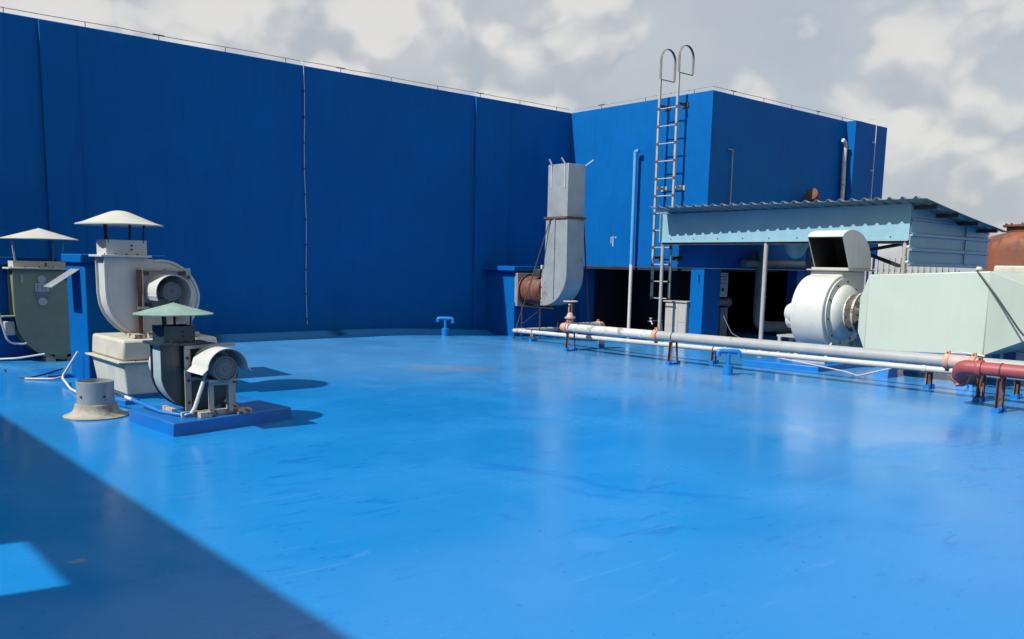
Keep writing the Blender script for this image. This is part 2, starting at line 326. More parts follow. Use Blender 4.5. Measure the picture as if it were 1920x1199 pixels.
def fz(x, y):      # the roof falls gently away from the left part of the tall wall
    return 0.125 * sm((y - 9.6) / 4.4) * sm((12.9 - x) / 4.0)

# ------------------------------------------------------------------ setting: roof, ground
def grid_floor():
    b = MB(); x0, x1, y0, y1 = -6.0, 26.0, -9.0, 14.9; nx, ny = 96, 80
    V = [[b.bm.verts.new((x0 + (x1 - x0) * i / nx, y0 + (y1 - y0) * j / ny, fz(x0 + (x1 - x0) * i / nx, y0 + (y1 - y0) * j / ny))) for i in range(nx + 1)] for j in range(ny + 1)]
    for j in range(ny):
        for i in range(nx):
            f = b.bm.faces.new((V[j][i], V[j][i + 1], V[j + 1][i + 1], V[j + 1][i])); f.smooth = True
    return b.build('roof_floor', M_FLOOR)
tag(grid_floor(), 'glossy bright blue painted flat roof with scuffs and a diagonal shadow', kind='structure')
tag(MB().box((-6.0, -9.0, -14), (26.0, 14.9, -0.05)).build('building_below', M_WALL), 'blue building that carries the flat roof', kind='structure')
g = MB(); v = [g.bm.verts.new(p) for p in ((-6000, -6000, -14), (6000, -6000, -14), (6000, 6000, -14), (-6000, 6000, -14))]; g.bm.faces.new(v)
tag(g.build('ground', M_STONE), 'grey open ground far below the roof', kind='structure')

# cable with small stand-offs that runs along a coping
def coping_cable(parent_name, pts, step, label, zoff=0.085):
    r = thing(parent_name, pts[0], label, 'cable')
    b = MB(); P = []
    for a, c in zip(pts, pts[1:]):
        a, c = Vector(a), Vector(c); n = max(2, int((c - a).length / 0.5))
        for i in range(n): P.append(a.lerp(c, i / n) + Vector((0, 0, zoff + random.uniform(-.008, .008))))
    P.append(Vector(pts[-1]) + Vector((0, 0, zoff)))
    b.tube(P, 0.006, 6); b.build('wire', M_GREY, r)
    k = 0
    for a, c in zip(pts, pts[1:]):
        a, c = Vector(a), Vector(c); n = int((c - a).length / step)
        for i in range(1, n + 1):
            p = a.lerp(c, (i - 0.35) / n)
            MB().tube((p - Vector((0, 0, .03)), p + Vector((0, 0, zoff))), 0.006, 6).build('stand_off', M_DARK, r)
            k += 1
            if k % 3 == 1:
                d = (c - a).normalized() * 0.09
                MB().beam(p - d + Vector((0, 0, zoff)), p + d + Vector((0, 0, zoff)), 0.02, 0.016).build('splice_clamp', M_DARK, r)
    return r

WALL_Y, TOP = 14.8, 4.93
w = thing('blue_wall', (6, 14.8, 0), 'long tall dark blue shaded wall behind the green and white blowers', 'wall')
MB().box((-6, WALL_Y, -0.1), (14.49, WALL_Y + 0.25, TOP)).build('wall_face', M_WALL, w, bevel=0.01)
MB().box((3.53, WALL_Y - 0.05, -0.1), (4.03, WALL_Y - 0.002, TOP - 0.02)).build('pilaster', M_WALL, w, bevel=0.006)
MB().box((11.69, WALL_Y - 0.055, -0.1), (12.62, WALL_Y - 0.002, TOP - 0.02)).build('pilaster', M_WALL, w, bevel=0.006)
# cove where the floor turns up against the wall
b = MB(); 
for i in range(60):
    xa, xb = -6 + i * 20.49 / 60, -6 + (i + 1) * 20.49 / 60
    za, zb = fz(xa, 14.6), fz(xb, 14.6)
    b.hexa([(xa, 14.52, za - .05), (xb, 14.52, zb - .05), (xb, 14.742, zb - .05), (xa, 14.742, za - .05), (xa, 14.52, za + .004), (xb, 14.52, zb + .004), (xb, 14.742, zb + .085), (xa, 14.742, za + .085)])
bmesh.ops.remove_doubles(b.bm, verts=b.bm.verts, dist=0.001)
b.build('cove', M_FLOOR, w)
coping_cable('lightning_wire', [(-2, 14.86, TOP), (14.46, 14.86, TOP)], 1.05, 'thin wire on short stand-offs along the top of the long dark blue wall')
d = thing('down_conductor', (7.79, 14.79, 0.3), 'thin pale wire running straight down the middle of the long dark blue wall', 'wire')
MB().tube([(7.79, 14.86, TOP + .09), (7.79, 14.78, TOP + .03)] + [(7.79 + 0.012 * math.sin(i * 1.3), 14.775, TOP - i * 0.46) for i in range(1, 11)], 0.0055, 6).build('wire', M_CONDUIT, d)
for i in range(1, 11): MB().box((7.775, 14.765, TOP - i * .45), (7.805, 14.80, TOP - i * .45 + .02)).build('clip', M_DARK, d)

# ------------------------------------------------------------------ tall blue block with plant room under it
XF, YC = 14.49, 10.9
B = thing('blue_building', (XF, YC, 0), 'bright blue rooftop block with sunlit face behind the ladder and open dark base', 'building')
MB().box((XF, YC, 1.5), (21.04, 19.0, TOP)).build('upper_wall', M_WALL, B, bevel=0.01)
MB().box((19.57, YC - 0.235, -0.05), (21.06, YC - 0.002, TOP - 0.0)).build('pilaster', M_WALL, B, bevel=0.008)
MB().box((XF + .003, YC + .003, -0.05), (15.06, 11.23, 1.498)).build('corner_column', M_WALL, B, bevel=0.01)
MB().box((17.9, YC + .003, -0.05), (19.5, 11.15, 1.498)).build('column', M_WALL, B, bevel=0.01)
MB().box((XF + 0.05, 14.4, -0.05), (15.0, 14.798, 1.498)).build('column', M_WALL, B)
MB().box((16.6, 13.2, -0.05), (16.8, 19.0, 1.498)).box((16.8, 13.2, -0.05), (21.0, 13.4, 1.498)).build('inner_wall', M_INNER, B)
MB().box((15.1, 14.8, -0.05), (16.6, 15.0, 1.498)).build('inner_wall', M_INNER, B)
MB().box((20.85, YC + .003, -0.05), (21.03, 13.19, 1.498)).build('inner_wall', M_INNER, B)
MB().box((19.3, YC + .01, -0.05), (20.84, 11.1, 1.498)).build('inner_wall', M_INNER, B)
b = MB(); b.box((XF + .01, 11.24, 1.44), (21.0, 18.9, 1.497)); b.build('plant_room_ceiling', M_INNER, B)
MB().beam((XF + .02, 11.0, .12), (XF - .05, 11.0, .12), .02).beam((XF - .05, 11.0, .12), (XF - .05, 11.0, .2), .02).build('hook', M_BLUE, B)
MB().beam((XF + .02, 11.02, 1.36), (XF - .04, 11.02, 1.36), .02).beam((XF - .04, 11.02, 1.36), (XF - .04, 11.02, 1.24), .02).build('hook', M_BLUE, B)
b = MB(); b.box((XF - .004, 13.38, 1.94), (XF - .001, 13.40, 2.16)); b.box((XF - .004, 13.44, 2.0), (XF - .001, 13.455, 2.15)); b.box((XF - .004, 13.30, 2.12), (XF - .001, 13.33, 2.145)); b.build('paint_splash', M_CONDUIT, B)
coping_cable('lightning_wire', [(XF + .06, 14.75, TOP), (XF + .06, YC + .06, TOP), (20.9, YC + .06, TOP)], 0.95, 'thin wire on stand-offs along the top edges of the bright blue block')

# the block out of frame on the left that throws the diagonal shadow over the floor
K = thing('blue_wall', (-3.2, 0, 0), 'blue wall with a small window opening beside the camera, casting the diagonal floor shadow', 'wall')
b = MB(); yo0, yo1, zo0, zo1 = 4.92, 5.75, 3.05, 4.36
b.box((-3.35, -9, -.05), (-3.2, yo0, TOP)).box((-3.35, yo1, -.05), (-3.2, 14.795, TOP)).box((-3.35, yo0, -.05), (-3.2, yo1, zo0)).box((-3.35, yo0, zo1), (-3.2, yo1, TOP))
b.build('wall_face', M_WALL, K)

# ------------------------------------------------------------------ blue vent shafts
def shaft(label, x0, x1, y0, y1, top, over, z0=-0.02, foot=False):
    r = thing('vent_shaft', ((x0 + x1) / 2, (y0 + y1) / 2, 0), label, 'vent shaft', 'blue vent shafts along the long wall')
    MB().box((x0, y0, z0), (x1, y1, top - 0.1)).build('shaft_body', M_WALL, r, bevel=0.012)
    MB().box((x0 - over, y0 - over, top - 0.1), (x1 + over, y1 + over * .3, top)).build('cap_slab', M_WALL, r, bevel=0.012)
    return r
shaft('blue square vent shaft at the left edge, behind the olive blower', 1.6, 3.16, 13.2, 14.1, 1.47, 0.06)
sB = shaft('blue vent shaft with a silver flap, between the olive and the white blower', 2.92, 3.78, 10.80, 11.54, 1.525, 0.05)
shaft('far blue vent shaft beside the tall silver duct', 12.05, 12.85, 13.85, 14.745, 1.47, 0.13)
fl = MB(); fl.hexa([(2.915, 10.98, 1.345), (2.915, 11.34, 1.345), (2.62, 11.36, 1.14), (2.62, 11.0, 1.14), (2.915, 10.98, 1.352), (2.915, 11.34, 1.352), (2.62, 11.36, 1.147), (2.62, 11.0, 1.147)])
fl.build('rain_flap', M_GALV, sB)

# ------------------------------------------------------------------ centrifugal blowers
def cone_hat(parent, cx, cy, zr, rad, hgt, m, round_top=0.0, tilt=0.0):
    prof = [(hgt, 0.0)] + ([(hgt - 0.003, rad * .07), (hgt * 0.97, rad * round_top)] if round_top else [(hgt * .985, rad * .02)]) + [(hgt * (1 - t), rad * t) for t in ((.3, .5, .75, 1.0) if round_top else (.25, .5, .75, 1.0))]
    if round_top: prof = [(hgt, 0), (hgt * .992, rad * .07), (hgt * .95, rad * .16), (hgt * .86, rad * .26), (hgt * .5, rad * .58), (hgt * .2, rad * .84), (0.012, rad), (0.0, rad)]
    else: prof.append((-0.008, rad))
    b = MB(); b.lathe((cx, cy, zr), (tilt, 0, 1), prof, 40); return b.build('rain_hat', m, parent, solid=0.006, angle=30)
def scroll(cx, cz, rl, rb, rr, rt, xo0, xo1, zt):
    """outline (x,z) of a scroll housing whose outlet points up on the left"""
    pts = [(xo0, zt), (xo0, cz + 0.02)]
    for i in range(1, 25):
        a = PI + (PI * 1.5) * i / 24; t = i / 24
        r = rl + (rb - rl) * min(1, t * 3) if t < 1 / 3 else (rb + (rr - rb) * (t - 1 / 3) * 3 if t < 2 / 3 else rr + (rt - rr) * (t - 2 / 3) * 3)
        pts.append((cx + r * math.cos(a), cz + r * math.sin(a)))
    pts += [(xo1 + 0.04, cz + rt * 1.02), (xo1, cz + rt * 1.08), (xo1, zt)]
    return pts
def motor(parent, cx, y, cz, r, ln, fan_m=M_MOTOR):
    """round motor with finned body and slotted fan cowl, facing -y"""
    m = MB(); m.lathe((cx, y, cz), (0, -1, 0), [(0, 0), (0, r * .93), (ln * .7, r * .93), (ln * .7, r), (ln * .97, r), (ln, r * .93), (ln, r * .84)], 28)
    o = m.build('motor', fan_m, parent)
    f = MB()
    for i in range(20):
        a = 2 * PI * i / 20; c, s_ = math.cos(a), math.sin(a)
        f.beam((cx + c * r * .93, y - .01, cz + s_ * r * .93), (cx + c * r * .93, y - ln * .68, cz + s_ * r * .93), .012, .02, up=(c, 0, s_))
    f.build('cooling_fin', fan_m, o)
    g = MB(); g.lathe((cx, y, cz), (0, -1, 0), [(ln - .012, 0), (ln - .012, r * .82)], 28); g.build('fan_recess', M_HOLE, o)
    g = MB()
    g.lathe((cx, y, cz), (0, -1, 0), [(ln + .004, 0), (ln + .004, r * .16)], 16)
    for k in (0.30, .48, .66): g.lathe((cx, y, cz), (0, -1, 0), [(ln - .004, r * k), (ln, r * k), (ln, r * (k + .085)), (ln - .004, r * (k + .085))], 24)
    for i in range(12):
        a = PI * i / 12; c, s_ = math.cos(a), math.sin(a)
        g.beam((cx - c * r * .82, y - ln + .002, cz - s_ * r * .82), (cx + c * r * .82, y - ln + .002, cz + s_ * r * .82), .009, .005, up=(0, 1, 0))
    g.build('fan_guard', fan_m, o)
    j = MB(); j.box((cx - r * 1.55, y - ln * .5, cz - r * .3), (cx - r * .8, y - ln * .15, cz + r * .4)); j.build('terminal_box', fan_m, o, bevel=.01)
    return o
def cowl(parent, cx, y0, y1, cz, r, m, a0=0.06, flare=0.05):
    pts = []
    b = MB(); n = 24; rows = []
    for t, y in enumerate([y0 + (y1 - y0) * k / 4 for k in range(5)]):
        ring = [b.bm.verts.new((cx - r - flare, y, cz - .035))]
        for i in range(n + 1):
            a = PI - a0 - (PI - 2 * a0) * i / n; ring.append(b.bm.verts.new((cx + r * math.cos(a), y, cz + r * math.sin(a))))
        ring.append(b.bm.verts.new((cx + r + flare * .6, y, cz - .02)))
        rows.append(ring)
    for p, q in zip(rows, rows[1:]):
        for i in range(len(p) - 1): f = b.bm.faces.new((p[i], p[i + 1], q[i + 1], q[i])); f.smooth = True
    return b.build('motor_cowl', m, parent, solid=0.006, angle=60)
def bolt(parent, p, m=M_DARK, r=0.014, d=(0, -1, 0)):
    MB().lathe(p, d, [(0, r), (.014, r), (.014, 0)], 8).build('bolt', m, parent)

def housing(parent, outline, y0, y1, m, edge_m=None, rim=0.02, rt=0.018):
    h = MB().prism(outline, y0, y1).build('scroll_housing', m, parent, bevel=0.006, angle=25)
    # flange rim round the front and rear side plates
    for y in (y0, y1):
        b = MB(); n = len(outline); cx = sum(p[0] for p in outline) / n; cz = sum(p[1] for p in outline) / n
        q = outline[:-3]
        o2 = []
        for i, (x, z) in enumerate(q):
            a = Vector(q[max(i - 1, 0)]); c = Vector(q[min(i + 1, len(q) - 1)]); t = (c - a).normalized(); nrm = Vector((t.y, -t.x))
            if nrm.dot(Vector((x - cx, z - cz))) < 0: nrm = -nrm
            o2.append((x + nrm.x * rim, z + nrm.y * rim))
        inn = [b.bm.verts.new((x, y - rt / 2, z)) for x, z in q]; out = [b.bm.verts.new((x, y - rt / 2, z)) for x, z in o2]
        in2 = [b.bm.verts.new((x, y + rt / 2, z)) for x, z in q]; ou2 = [b.bm.verts.new((x, y + rt / 2, z)) for x, z in o2]
        for i in range(len(q) - 1):
            b.bm.faces.new((inn[i], inn[i + 1], out[i + 1], out[i])); b.bm.faces.new((in2[i], in2[i + 1], ou2[i + 1], ou2[i])); b.bm.faces.new((out[i], out[i + 1], ou2[i + 1], ou2[i]))
        b.build('side_rim', edge_m or m, h, angle=30)
    return h
def collar_and_hat(parent, x0, x1, y0, y1, z0, z1, m, hat_m, hat_z, hat_r, hat_h, strut_m, round_top=0, hx=None, hy=None, strut_w=.04):
    MB().box((x0 - .07, y0 - .06, z0 - .012), (x1 + .03, y1 + .06, z0 + .012)).build('outlet_flange', m, parent, bevel=.004)
    c = MB()
    t = .012
    c.box((x0, y0, z0 + .012), (x1, y0 + t, z1)).box((x0, y1 - t, z0 + .012), (x1, y1, z1)).box((x0, y0 + t, z0 + .012), (x0 + t, y1 - t, z1)).box((x1 - t, y0 + t, z0 + .012), (x1, y1 - t, z1))
    o = c.build('outlet_collar', m, parent)
    for i in range(5): bolt(parent, (x0 - .03 + (x1 - x0 + .03) * i / 4, y0 - .035, z0 + .012), M_DARK, .008, (0, 0, 1))
    MB().box((x0 + t, y0 + t, z0 + .02), (x1 - t, y1 - t, z0 + .03)).build('outlet_dark', M_HOLE, o)
    for dz in (.42, .66): bolt(o, (x0 + (x1 - x0) * .62, y0, z0 + (z1 - z0) * dz), M_DARK, .010)
    hx = hx or (x0 + x1) / 2; hy = hy or (y0 + y1) / 2
    for x, y, tt in ((x0 + .03, y0 + .02, 1), (x1 - .04, y0 + .02, 1), (x0 + .1, y1 - .02, 1), (x1 - .08, y1 - .02, 1)):
        top = hat_z + hat_h * .18
        MB().beam((x, y, z0 + .05), (x + (x - hx) * .12, y + (y - hy) * .1, top), strut_w if y > hy else strut_w * .55, .01).build('hat_strut', strut_m, parent)
    cone_hat(parent, hx, hy, hat_z, hat_r, hat_h, hat_m, round_top)

# green blower on its own plinth -------------------------------------------------
G1 = thing('blower', (3.05, 7.9, 0.115), 'dark green blower with a small pale green conical hat on the near blue plinth', 'blower')
ol = scroll(3.07, .50, .34, .36, .33, .22, 2.735, 3.04, .745)
housing(G1, ol, 7.85, 8.11, M_GREEN, M_GREEN)
eb = MB(); q = ol[:13]; o1 = []
for i, (x, z) in enumerate(q):
    t = (Vector(q[min(i + 1, 12)]) - Vector(q[max(i - 1, 0)])).normalized(); nr = Vector((t.y, -t.x)); nr = nr if nr.x * (x - 3.07) + nr.y * (z - .5) > 0 else -nr
    o1.append((x + nr.x * .007, z + nr.y * .007))
for (xa, za), (xb, zb) in zip(o1, o1[1:]):
    f = eb.bm.faces.new([eb.bm.verts.new(p) for p in ((xa, 7.87, za), (xb, 7.87, zb), (xb, 8.09, zb), (xa, 8.09, za))]); f.smooth = True
bmesh.ops.remove_doubles(eb.bm, verts=eb.bm.verts, dist=1e-4)
eb.build('edge_sheet', M_GREENL, G1, solid=.003)  # strip painted paler for the sun on this side of the housing
collar_and_hat(G1, 2.745, 3.02, 7.83, 8.13, .745, .90, M_GREEN, M_GHAT, 1.01, .34, .095, M_DARK, hx=2.885, hy=7.97)
b = MB(); b.beam((2.925, 7.79, .135), (2.925, 7.79, .715), .055, .012, up=(0, 1, 0)).beam((2.948, 7.81, .135), (2.948, 7.81, .715), .012, .04, up=(0, 1, 0)); b.build('frame_post', M_LGREY, G1)
for z in (.62, .42, .22): bolt(G1, (2.925, 7.784, z), M_DARK, .014)
b = MB(); b.beam((3.345, 7.79, .135), (3.345, 7.79, .56), .04, .01, up=(0, 1, 0)); b.build('frame_post', M_LGREY, G1)
bolt(G1, (3.345, 7.785, .38), M_DARK, .014)
MB().beam((2.90, 7.79, .715), (3.37, 7.80, .725), .03, .03).build('frame_rail', M_LGREY, G1)
MB().beam((2.95, 7.80, .43), (3.37, 7.80, .43), .02, .03).build('frame_rail', M_GREY, G1)
b = MB(); b.box((3.035, 7.58, .14), (3.075, 7.61, .43)).box((3.06, 7.61, .14), (3.075, 7.64, .43)); b.build('pedestal_leg', M_LGREY, G1)
b = MB(); b.box((3.21, 7.58, .14), (3.25, 7.61, .43)).box((3.21, 7.61, .14), (3.225, 7.64, .43)); b.build('pedestal_leg', M_LGREY, G1)
MB().box((2.99, 7.48, .43), (3.27, 7.78, .448)).box((3.075, 7.58, .385), (3.21, 7.60, .43)).build('pedestal_top', M_LGREY, G1)
MB().box((2.80, 7.62, .112), (3.42, 7.66, .16)).build('base_channel', M_RUSTY, G1)
MB().box((2.92, 7.50, .117), (3.02, 7.60, .165)).build('foot_block', M_RUSTY, G1)
MB().box((3.27, 7.52, .117), (3.40, 7.60, .16)).build('foot_block', M_RUSTY, G1)
MB().box((2.80, 7.86, .112), (2.84, 8.12, .16)).build('base_channel', M_RUSTY, G1)
MB().box((3.34, 7.70, .112), (3.38, 8.10, .16)).build('base_channel', M_RUSTY, G1)
motor(G1, 3.13, 7.84, .545, .115, .40)
cowl(G1, 3.13, 7.38, 7.74, .545, .185, M_WHITE)
MB().lathe((2.93, 8.11, .52), (0, 1, 0), [(0, .16), (.05, .16), (.05, .18), (.08, .18), (.08, .15), (.26, .15)], 32).build('inlet_duct', M_WHITE, G1)
S1 = MB(); zt = .115
S1.hexa([(2.64, 7.39, -.02), (3.84, 7.62, -.02), (3.76, 8.56, -.02), (2.58, 8.35, -.02), (2.64, 7.39, zt), (3.84, 7.62, zt), (3.76, 8.56, zt), (2.58, 8.35, zt)])
tag(S1.build('plinth', M_BLUE, bevel=.008), 'flat blue plinth under the dark green blower', 'plinth')

# cream plenum box under the white blower -----------------------------------------
PB = thing('plenum_box', (3.3, 10.1, 0), 'weathered cream two-tier box under the white blower', 'duct box')
x0, x1, y0, y1 = 2.93, 3.98, 9.62, 10.72
MB().box((x0, y0, .41), (x1, y1, .635), taper=.012).build('upper_shell', M_CREAM, PB, bevel=.03)
MB().box((x0 - .055, y0 - .055, .392), (x1 + .05, y1 + .05, .410)).build('joint_flange', M_CREAM, PB, bevel=.004)
MB().hexa([(x0 + .05, y0 + .03, .04), (x1 - .03, y0 + .03, .04), (x1 - .03, y1 - .03, .04), (x0 + .05, y1 - .03, .04), (x0, y0, .391), (x1, y0, .391), (x1, y1, .391), (x0, y1, .391)]).build('lower_shell', M_CREAM, PB, bevel=.02)
for i in range(6): bolt(PB, (x0 + .12 + i * .16, y0 - .035, .41), M_DARK, .009, (0, 0, 1))
b = MB(); b.box((2.97, 9.56, -.01), (3.01, 10.8, .04)).box((3.9, 9.6, -.01), (3.94, 10.8, .04)).box((3.011, 9.66, -.01), (3.899, 9.70, .04)); b.build('base_frame', M_BLUE, PB)
S2 = MB().box((2.94, 9.75, -.02), (4.05, 10.79, .03)).build('plinth', M_BLUE); tag(S2, 'low blue plinth under the cream two-tier box', 'plinth')
S2.location.z = 0

# white blower -----------------------------------------------------------------
G2 = thing('blower', (3.4, 10.1, .635), 'white blower with a rounded conical hat standing on the cream box', 'blower')
ol = scroll(3.42, 1.09, .50, .47, .47, .36, 2.92, 3.36, 1.50)
housing(G2, ol, 9.98, 10.28, M_WHITE, M_WHITE, .025)
collar_and_hat(G2, 2.92, 3.34, 9.96, 10.30, 1.51, 1.68, M_WHITE, M_HAT, 1.835, .44, .16, M_DARK, round_top=1, hx=3.11, hy=10.1, strut_w=.06)
b = MB(); b.beam((3.225, 9.90, .66), (3.225, 9.90, 1.38), .05, .012, up=(0, 1, 0)); b.build('frame_post', M_RUST, G2)
b = MB(); b.beam((3.262, 9.915, .66), (3.262, 9.915, 1.38), .012, .04, up=(0, 1, 0)); b.build('frame_post', M_LGREY, G2)
b = MB(); b.beam((3.76, 9.90, .66), (3.76, 9.90, 1.39), .05, .012, up=(0, 1, 0)); b.build('frame_post', M_LGREY, G2)
bolt(G2, (3.76, 9.893, 1.29), M_DARK, .02)
MB().beam((3.2, 9.90, 1.375), (3.78, 9.90, 1.375), .02, .015).build('frame_rail', M_RUSTY, G2)
MB().beam((3.2, 9.90, .955), (3.78, 9.90, .955), .02, .03).build('frame_rail', M_RUSTY, G2)
MB().box((3.27, 9.93, .96), (3.74, 9.975, 1.36)).build('back_plate', M_GREY, G2, bevel=.004)
for x, z in ((3.30, 1.33), (3.70, 1.33), (3.32, .99), (3.68, .99)): MB().box((x - .035, 9.90, z - .018), (x + .035, 9.93, z + .018)).build('slot_bracket', M_DARK, G2)
b = MB(); b.box((3.10, 9.72, .64), (3.20, 9.98, .68)).box((3.26, 9.75, .64), (3.42, 9.82, .70)).box((3.15, 9.84, .64), (3.85, 9.90, .665)); b.build('base_channel', M_RUSTY, G2)
MB().box((3.62, 9.72, .64), (3.80, 9.80, .69)).build('foot_block', M_RUSTY, G2, bevel=.01)
motor(G2, 3.48, 9.95, 1.145, .10, .32)
cowl(G2, 3.48, 9.58, 9.93, 1.13, .19, M_WHITE, a0=-.25, flare=0.0)

# olive blower -----------------------------------------------------------------
G3 = thing('blower', (3.05, 13.0, .1), 'olive green blower with an off-white hat at the left edge of the picture', 'blower')
ol = scroll(3.16, .74, .52, .60, .55, .4, 2.63, 3.22, 1.31)
housing(G3, ol, 12.86, 13.16, M_OLIVE, M_OLIVE, .022)
collar_and_hat(G3, 2.62, 3.24, 12.84, 13.18, 1.33, 1.425, M_CREAM, M_HAT, 1.715, .47, .14, M_GREY, hx=2.98, hy=13.0, strut_w=.07)
st = MB(); st.box((2.86, 12.846, 1.03), (3.03, 12.851, 1.14)); sk = st.build('sticker', M_STICK, G3)
MB().lathe((2.945, 12.851, 1.19), (0, -1, 0), [(0, 0), (0, .05), (.004, .05), (.004, 0)], 20).build('sticker', M_STICK, G3).scale = (1, 1, 1)
MB().lathe((2.945, 12.851, .90), (0, -1, 0), [(0, 0), (0, .055), (.004, .055), (.004, 0)], 20).build('sticker', M_STICK, G3)
MB().box((2.87, 12.846, .95), (3.02, 12.851, 1.03)).build('sticker', M_STICKD, G3)
b = MB(); b.box((2.885, 12.841, 1.05), (2.892, 12.8455, 1.12)).box((2.892, 12.841, 1.11), (2.91, 12.8455, 1.12)).box((2.892, 12.841, 1.08), (2.905, 12.8455, 1.088)).box((2.94, 12.841, 1.05), (2.948, 12.8455, 1.12)).box((2.975, 12.841, 1.05), (2.985, 12.8455, 1.12)); b.build('sticker_print', M_STICKD, sk)
MB().box((2.70, 12.846, 1.15), (2.725, 12.852, 1.25)).build('sticker', M_STICK, G3)
MB().box((2.50, 12.95, .46), (2.62, 13.1, .64)).build('junction_box', M_CREAM, G3, bevel=.01)
MB().box((2.48, 12.9, .70), (2.66, 13.16, .715)).build('side_bracket', M_LGREY, G3)
MB().box((2.95, 12.86, .06), (3.07, 13.16, .2)).box((3.2, 12.86, .06), (3.5, 13.16, .2)).build('pedestal', M_CREAM, G3, bevel=.01)
tag(MB().box((2.62, 11.42, -.02), (2.89, 12.15, .095)).build('plinth', M_BLUE, bevel=.008), 'small blue plinth on the floor in front of the olive blower', 'plinth')
tag(MB().box((2.85, 12.7, -.02), (3.9, 13.18, .085)).build('plinth', M_BLUE, bevel=.008), 'low blue plinth directly under the olive blower', 'plinth')

# short round duct standing on the floor ----------------------------------------
RD = thing('duct_stub', (2.43, 8.82, 0), 'short grey round duct stub with a flared collar standing on the floor', 'duct')
MB().lathe((2.43, 8.82, 0), (0, 0, 1), [(.10, .165), (.335, .165), (.338, .158), (.10, .158)], 40).build('sleeve', M_GALV, RD)
MB().lathe((2.43, 8.82, 0), (0, 0, 1), [(.0, .285), (.010, .29), (.016, .275), (.03, .235), (.055, .205), (.09, .19), (.12, .186), (.122, .16)], 40).build('flared_collar', M_STUB, RD)
for a in (3.6, 4.9): MB().lathe((2.43 + .164 * math.cos(a), 8.82 + .164 * math.sin(a), .2), (math.cos(a), math.sin(a), 0), [(0, .012), (.008, .012), (.008, 0)], 8).build('rivet', M_DARK, RD)
MB().lathe((2.43, 8.82, .12), (0, 0, 1), [(0, 0), (0, .157)], 24).build('inside', M_HOLE, RD)

# white conduits ----------------------------------------------------------------
def pipe_thing(name, pts, r, m, label, cat='conduit', group=None, seg=8):
    return tag(MB().tube(pts, r, seg).build(name, m), label, cat, group)
def bend(pts, rad=0.08, n=5):
    """round the corners of a polyline"""
    P = [Vector(p) for p in pts]; out = [P[0]]
    for i in range(1, len(P) - 1):
        a, b_, c = P[i - 1], P[i], P[i + 1]; d1 = (a - b_); d2 = (c - b_); r = min(rad, d1.length * .45, d2.length * .45)
        p, q = b_ + d1.normalized() * r, b_ + d2.normalized() * r
        for k in range(n + 1):
            t = k / n; out.append(p.lerp(b_, t).lerp(b_.lerp(q, t), t))
    out.append(P[-1]); return out
cdt = thing('conduit', (2.6, 8.3, .1), 'white conduit with blue lower half running over the near plinth to the green blower', 'conduit')
MB().tube(bend([(2.50, 9.45, .10), (2.56, 9.35, .21), (2.62, 9.02, .20), (2.66, 8.5, .175)], .05), .016, 10).build('conduit_run', M_CONDUIT, cdt)
MB().tube(bend([(2.66, 8.5, .175), (2.72, 7.9, .137), (2.83, 7.62, .134), (2.875, 7.60, .15)], .05), .016, 10).build('conduit_run', M_BLUE2, cdt, label='blue painted lower half')
MB().tube(bend([(2.875, 7.60, .15), (2.90, 7.59, .19), (3.02, 7.60, .50)], .03), .017, 10).build('conduit_riser', M_CONDUIT, cdt)
pipe_thing('conduit', bend([(2.42, 12.9, 1.22), (2.43, 12.9, .75), (2.52, 12.9, .36), (2.72, 12.9, .34), (2.8, 12.9, .4)], .12), .013, M_CONDUIT, 'white curved conduit hanging down left of the olive blower')
pipe_thing('conduit', bend([(2.35, 13.0, .15), (2.6, 12.8, .17), (2.9, 12.7, .22)], .05), .013, M_CONDUIT, 'white low conduit running to the foot of the olive blower')
pipe_thing('conduit', bend([(2.86, 11.0, .40), (2.70, 11.1, .10), (2.66, 10.6, .03), (2.62, 9.9, .03)], .06), .013, M_CONDUIT, 'white conduit dropping down the side of the flapped shaft')
pipe_thing('conduit', bend([(2.4, 11.5, .06), (2.66, 11.3, .06), (2.76, 11.35, .07)], .05), .013, M_CONDUIT, 'short white conduit lying by the foot of the flapped shaft')
pipe_thing('cable', bend([(2.35, 12.3, .09), (2.3, 11.9, .04), (2.4, 11.5, .06), (2.62, 11.5, .1), (2.86, 11.7, .13)], .08), .010, M_CABLE, 'thin black cable curling over the plinth left of the flapped shaft', 'cable')
pipe_thing('cable', bend([(2.5, 9.45, .1), (2.52, 9.55, .2), (2.5, 9.7, .06), (2.60, 9.9, .03)], .04), .012, M_CONDUIT, 'short white cable loop behind the round duct stub', 'cable')
tag(MB().box((2.80, 9.30, -.02), (2.97, 9.52, .05), rot=.3).build('foot_bracket', M_BLUE, bevel=.006), 'small blue steel bracket on the floor right of the round duct stub', 'bracket')

# ------------------------------------------------------------------ blue T shaped roof vents
def tvent(x, y, label, rot):
    z = fz(x, y)
    r = thing('roof_vent', (x, y, z), label, 'vent pipe', 'blue T shaped vents on the floor')
    MB().lathe((x, y, z - .02), (0, 0, 1), [(0, .072), (.165, .072), (.17, .066), (.17, 0)], 24).build('base_sleeve', M_BLUE2, r)
    MB().tube([(x, y, z + .1), (x, y, z + .33)], .030, 16).build('riser', M_BLUE2, r)
    c, s = math.cos(rot), math.sin(rot); q = []
    q = bend([(x - .145 * c, y - .145 * s, z + .27), (x - .145 * c, y - .145 * s, z + .34), (x + .145 * c, y + .145 * s, z + .34), (x + .145 * c, y + .145 * s, z + .25)], .05)
    MB().tube(q, .036, 16).build('tee_arm', M_BLUE2, r)
tvent(10.33, 13.92, 'small blue T shaped vent in the distance by the long dark wall', -.72)
tvent(10.50, 7.40, 'blue T shaped vent in front of the long grey pipes', -.80)

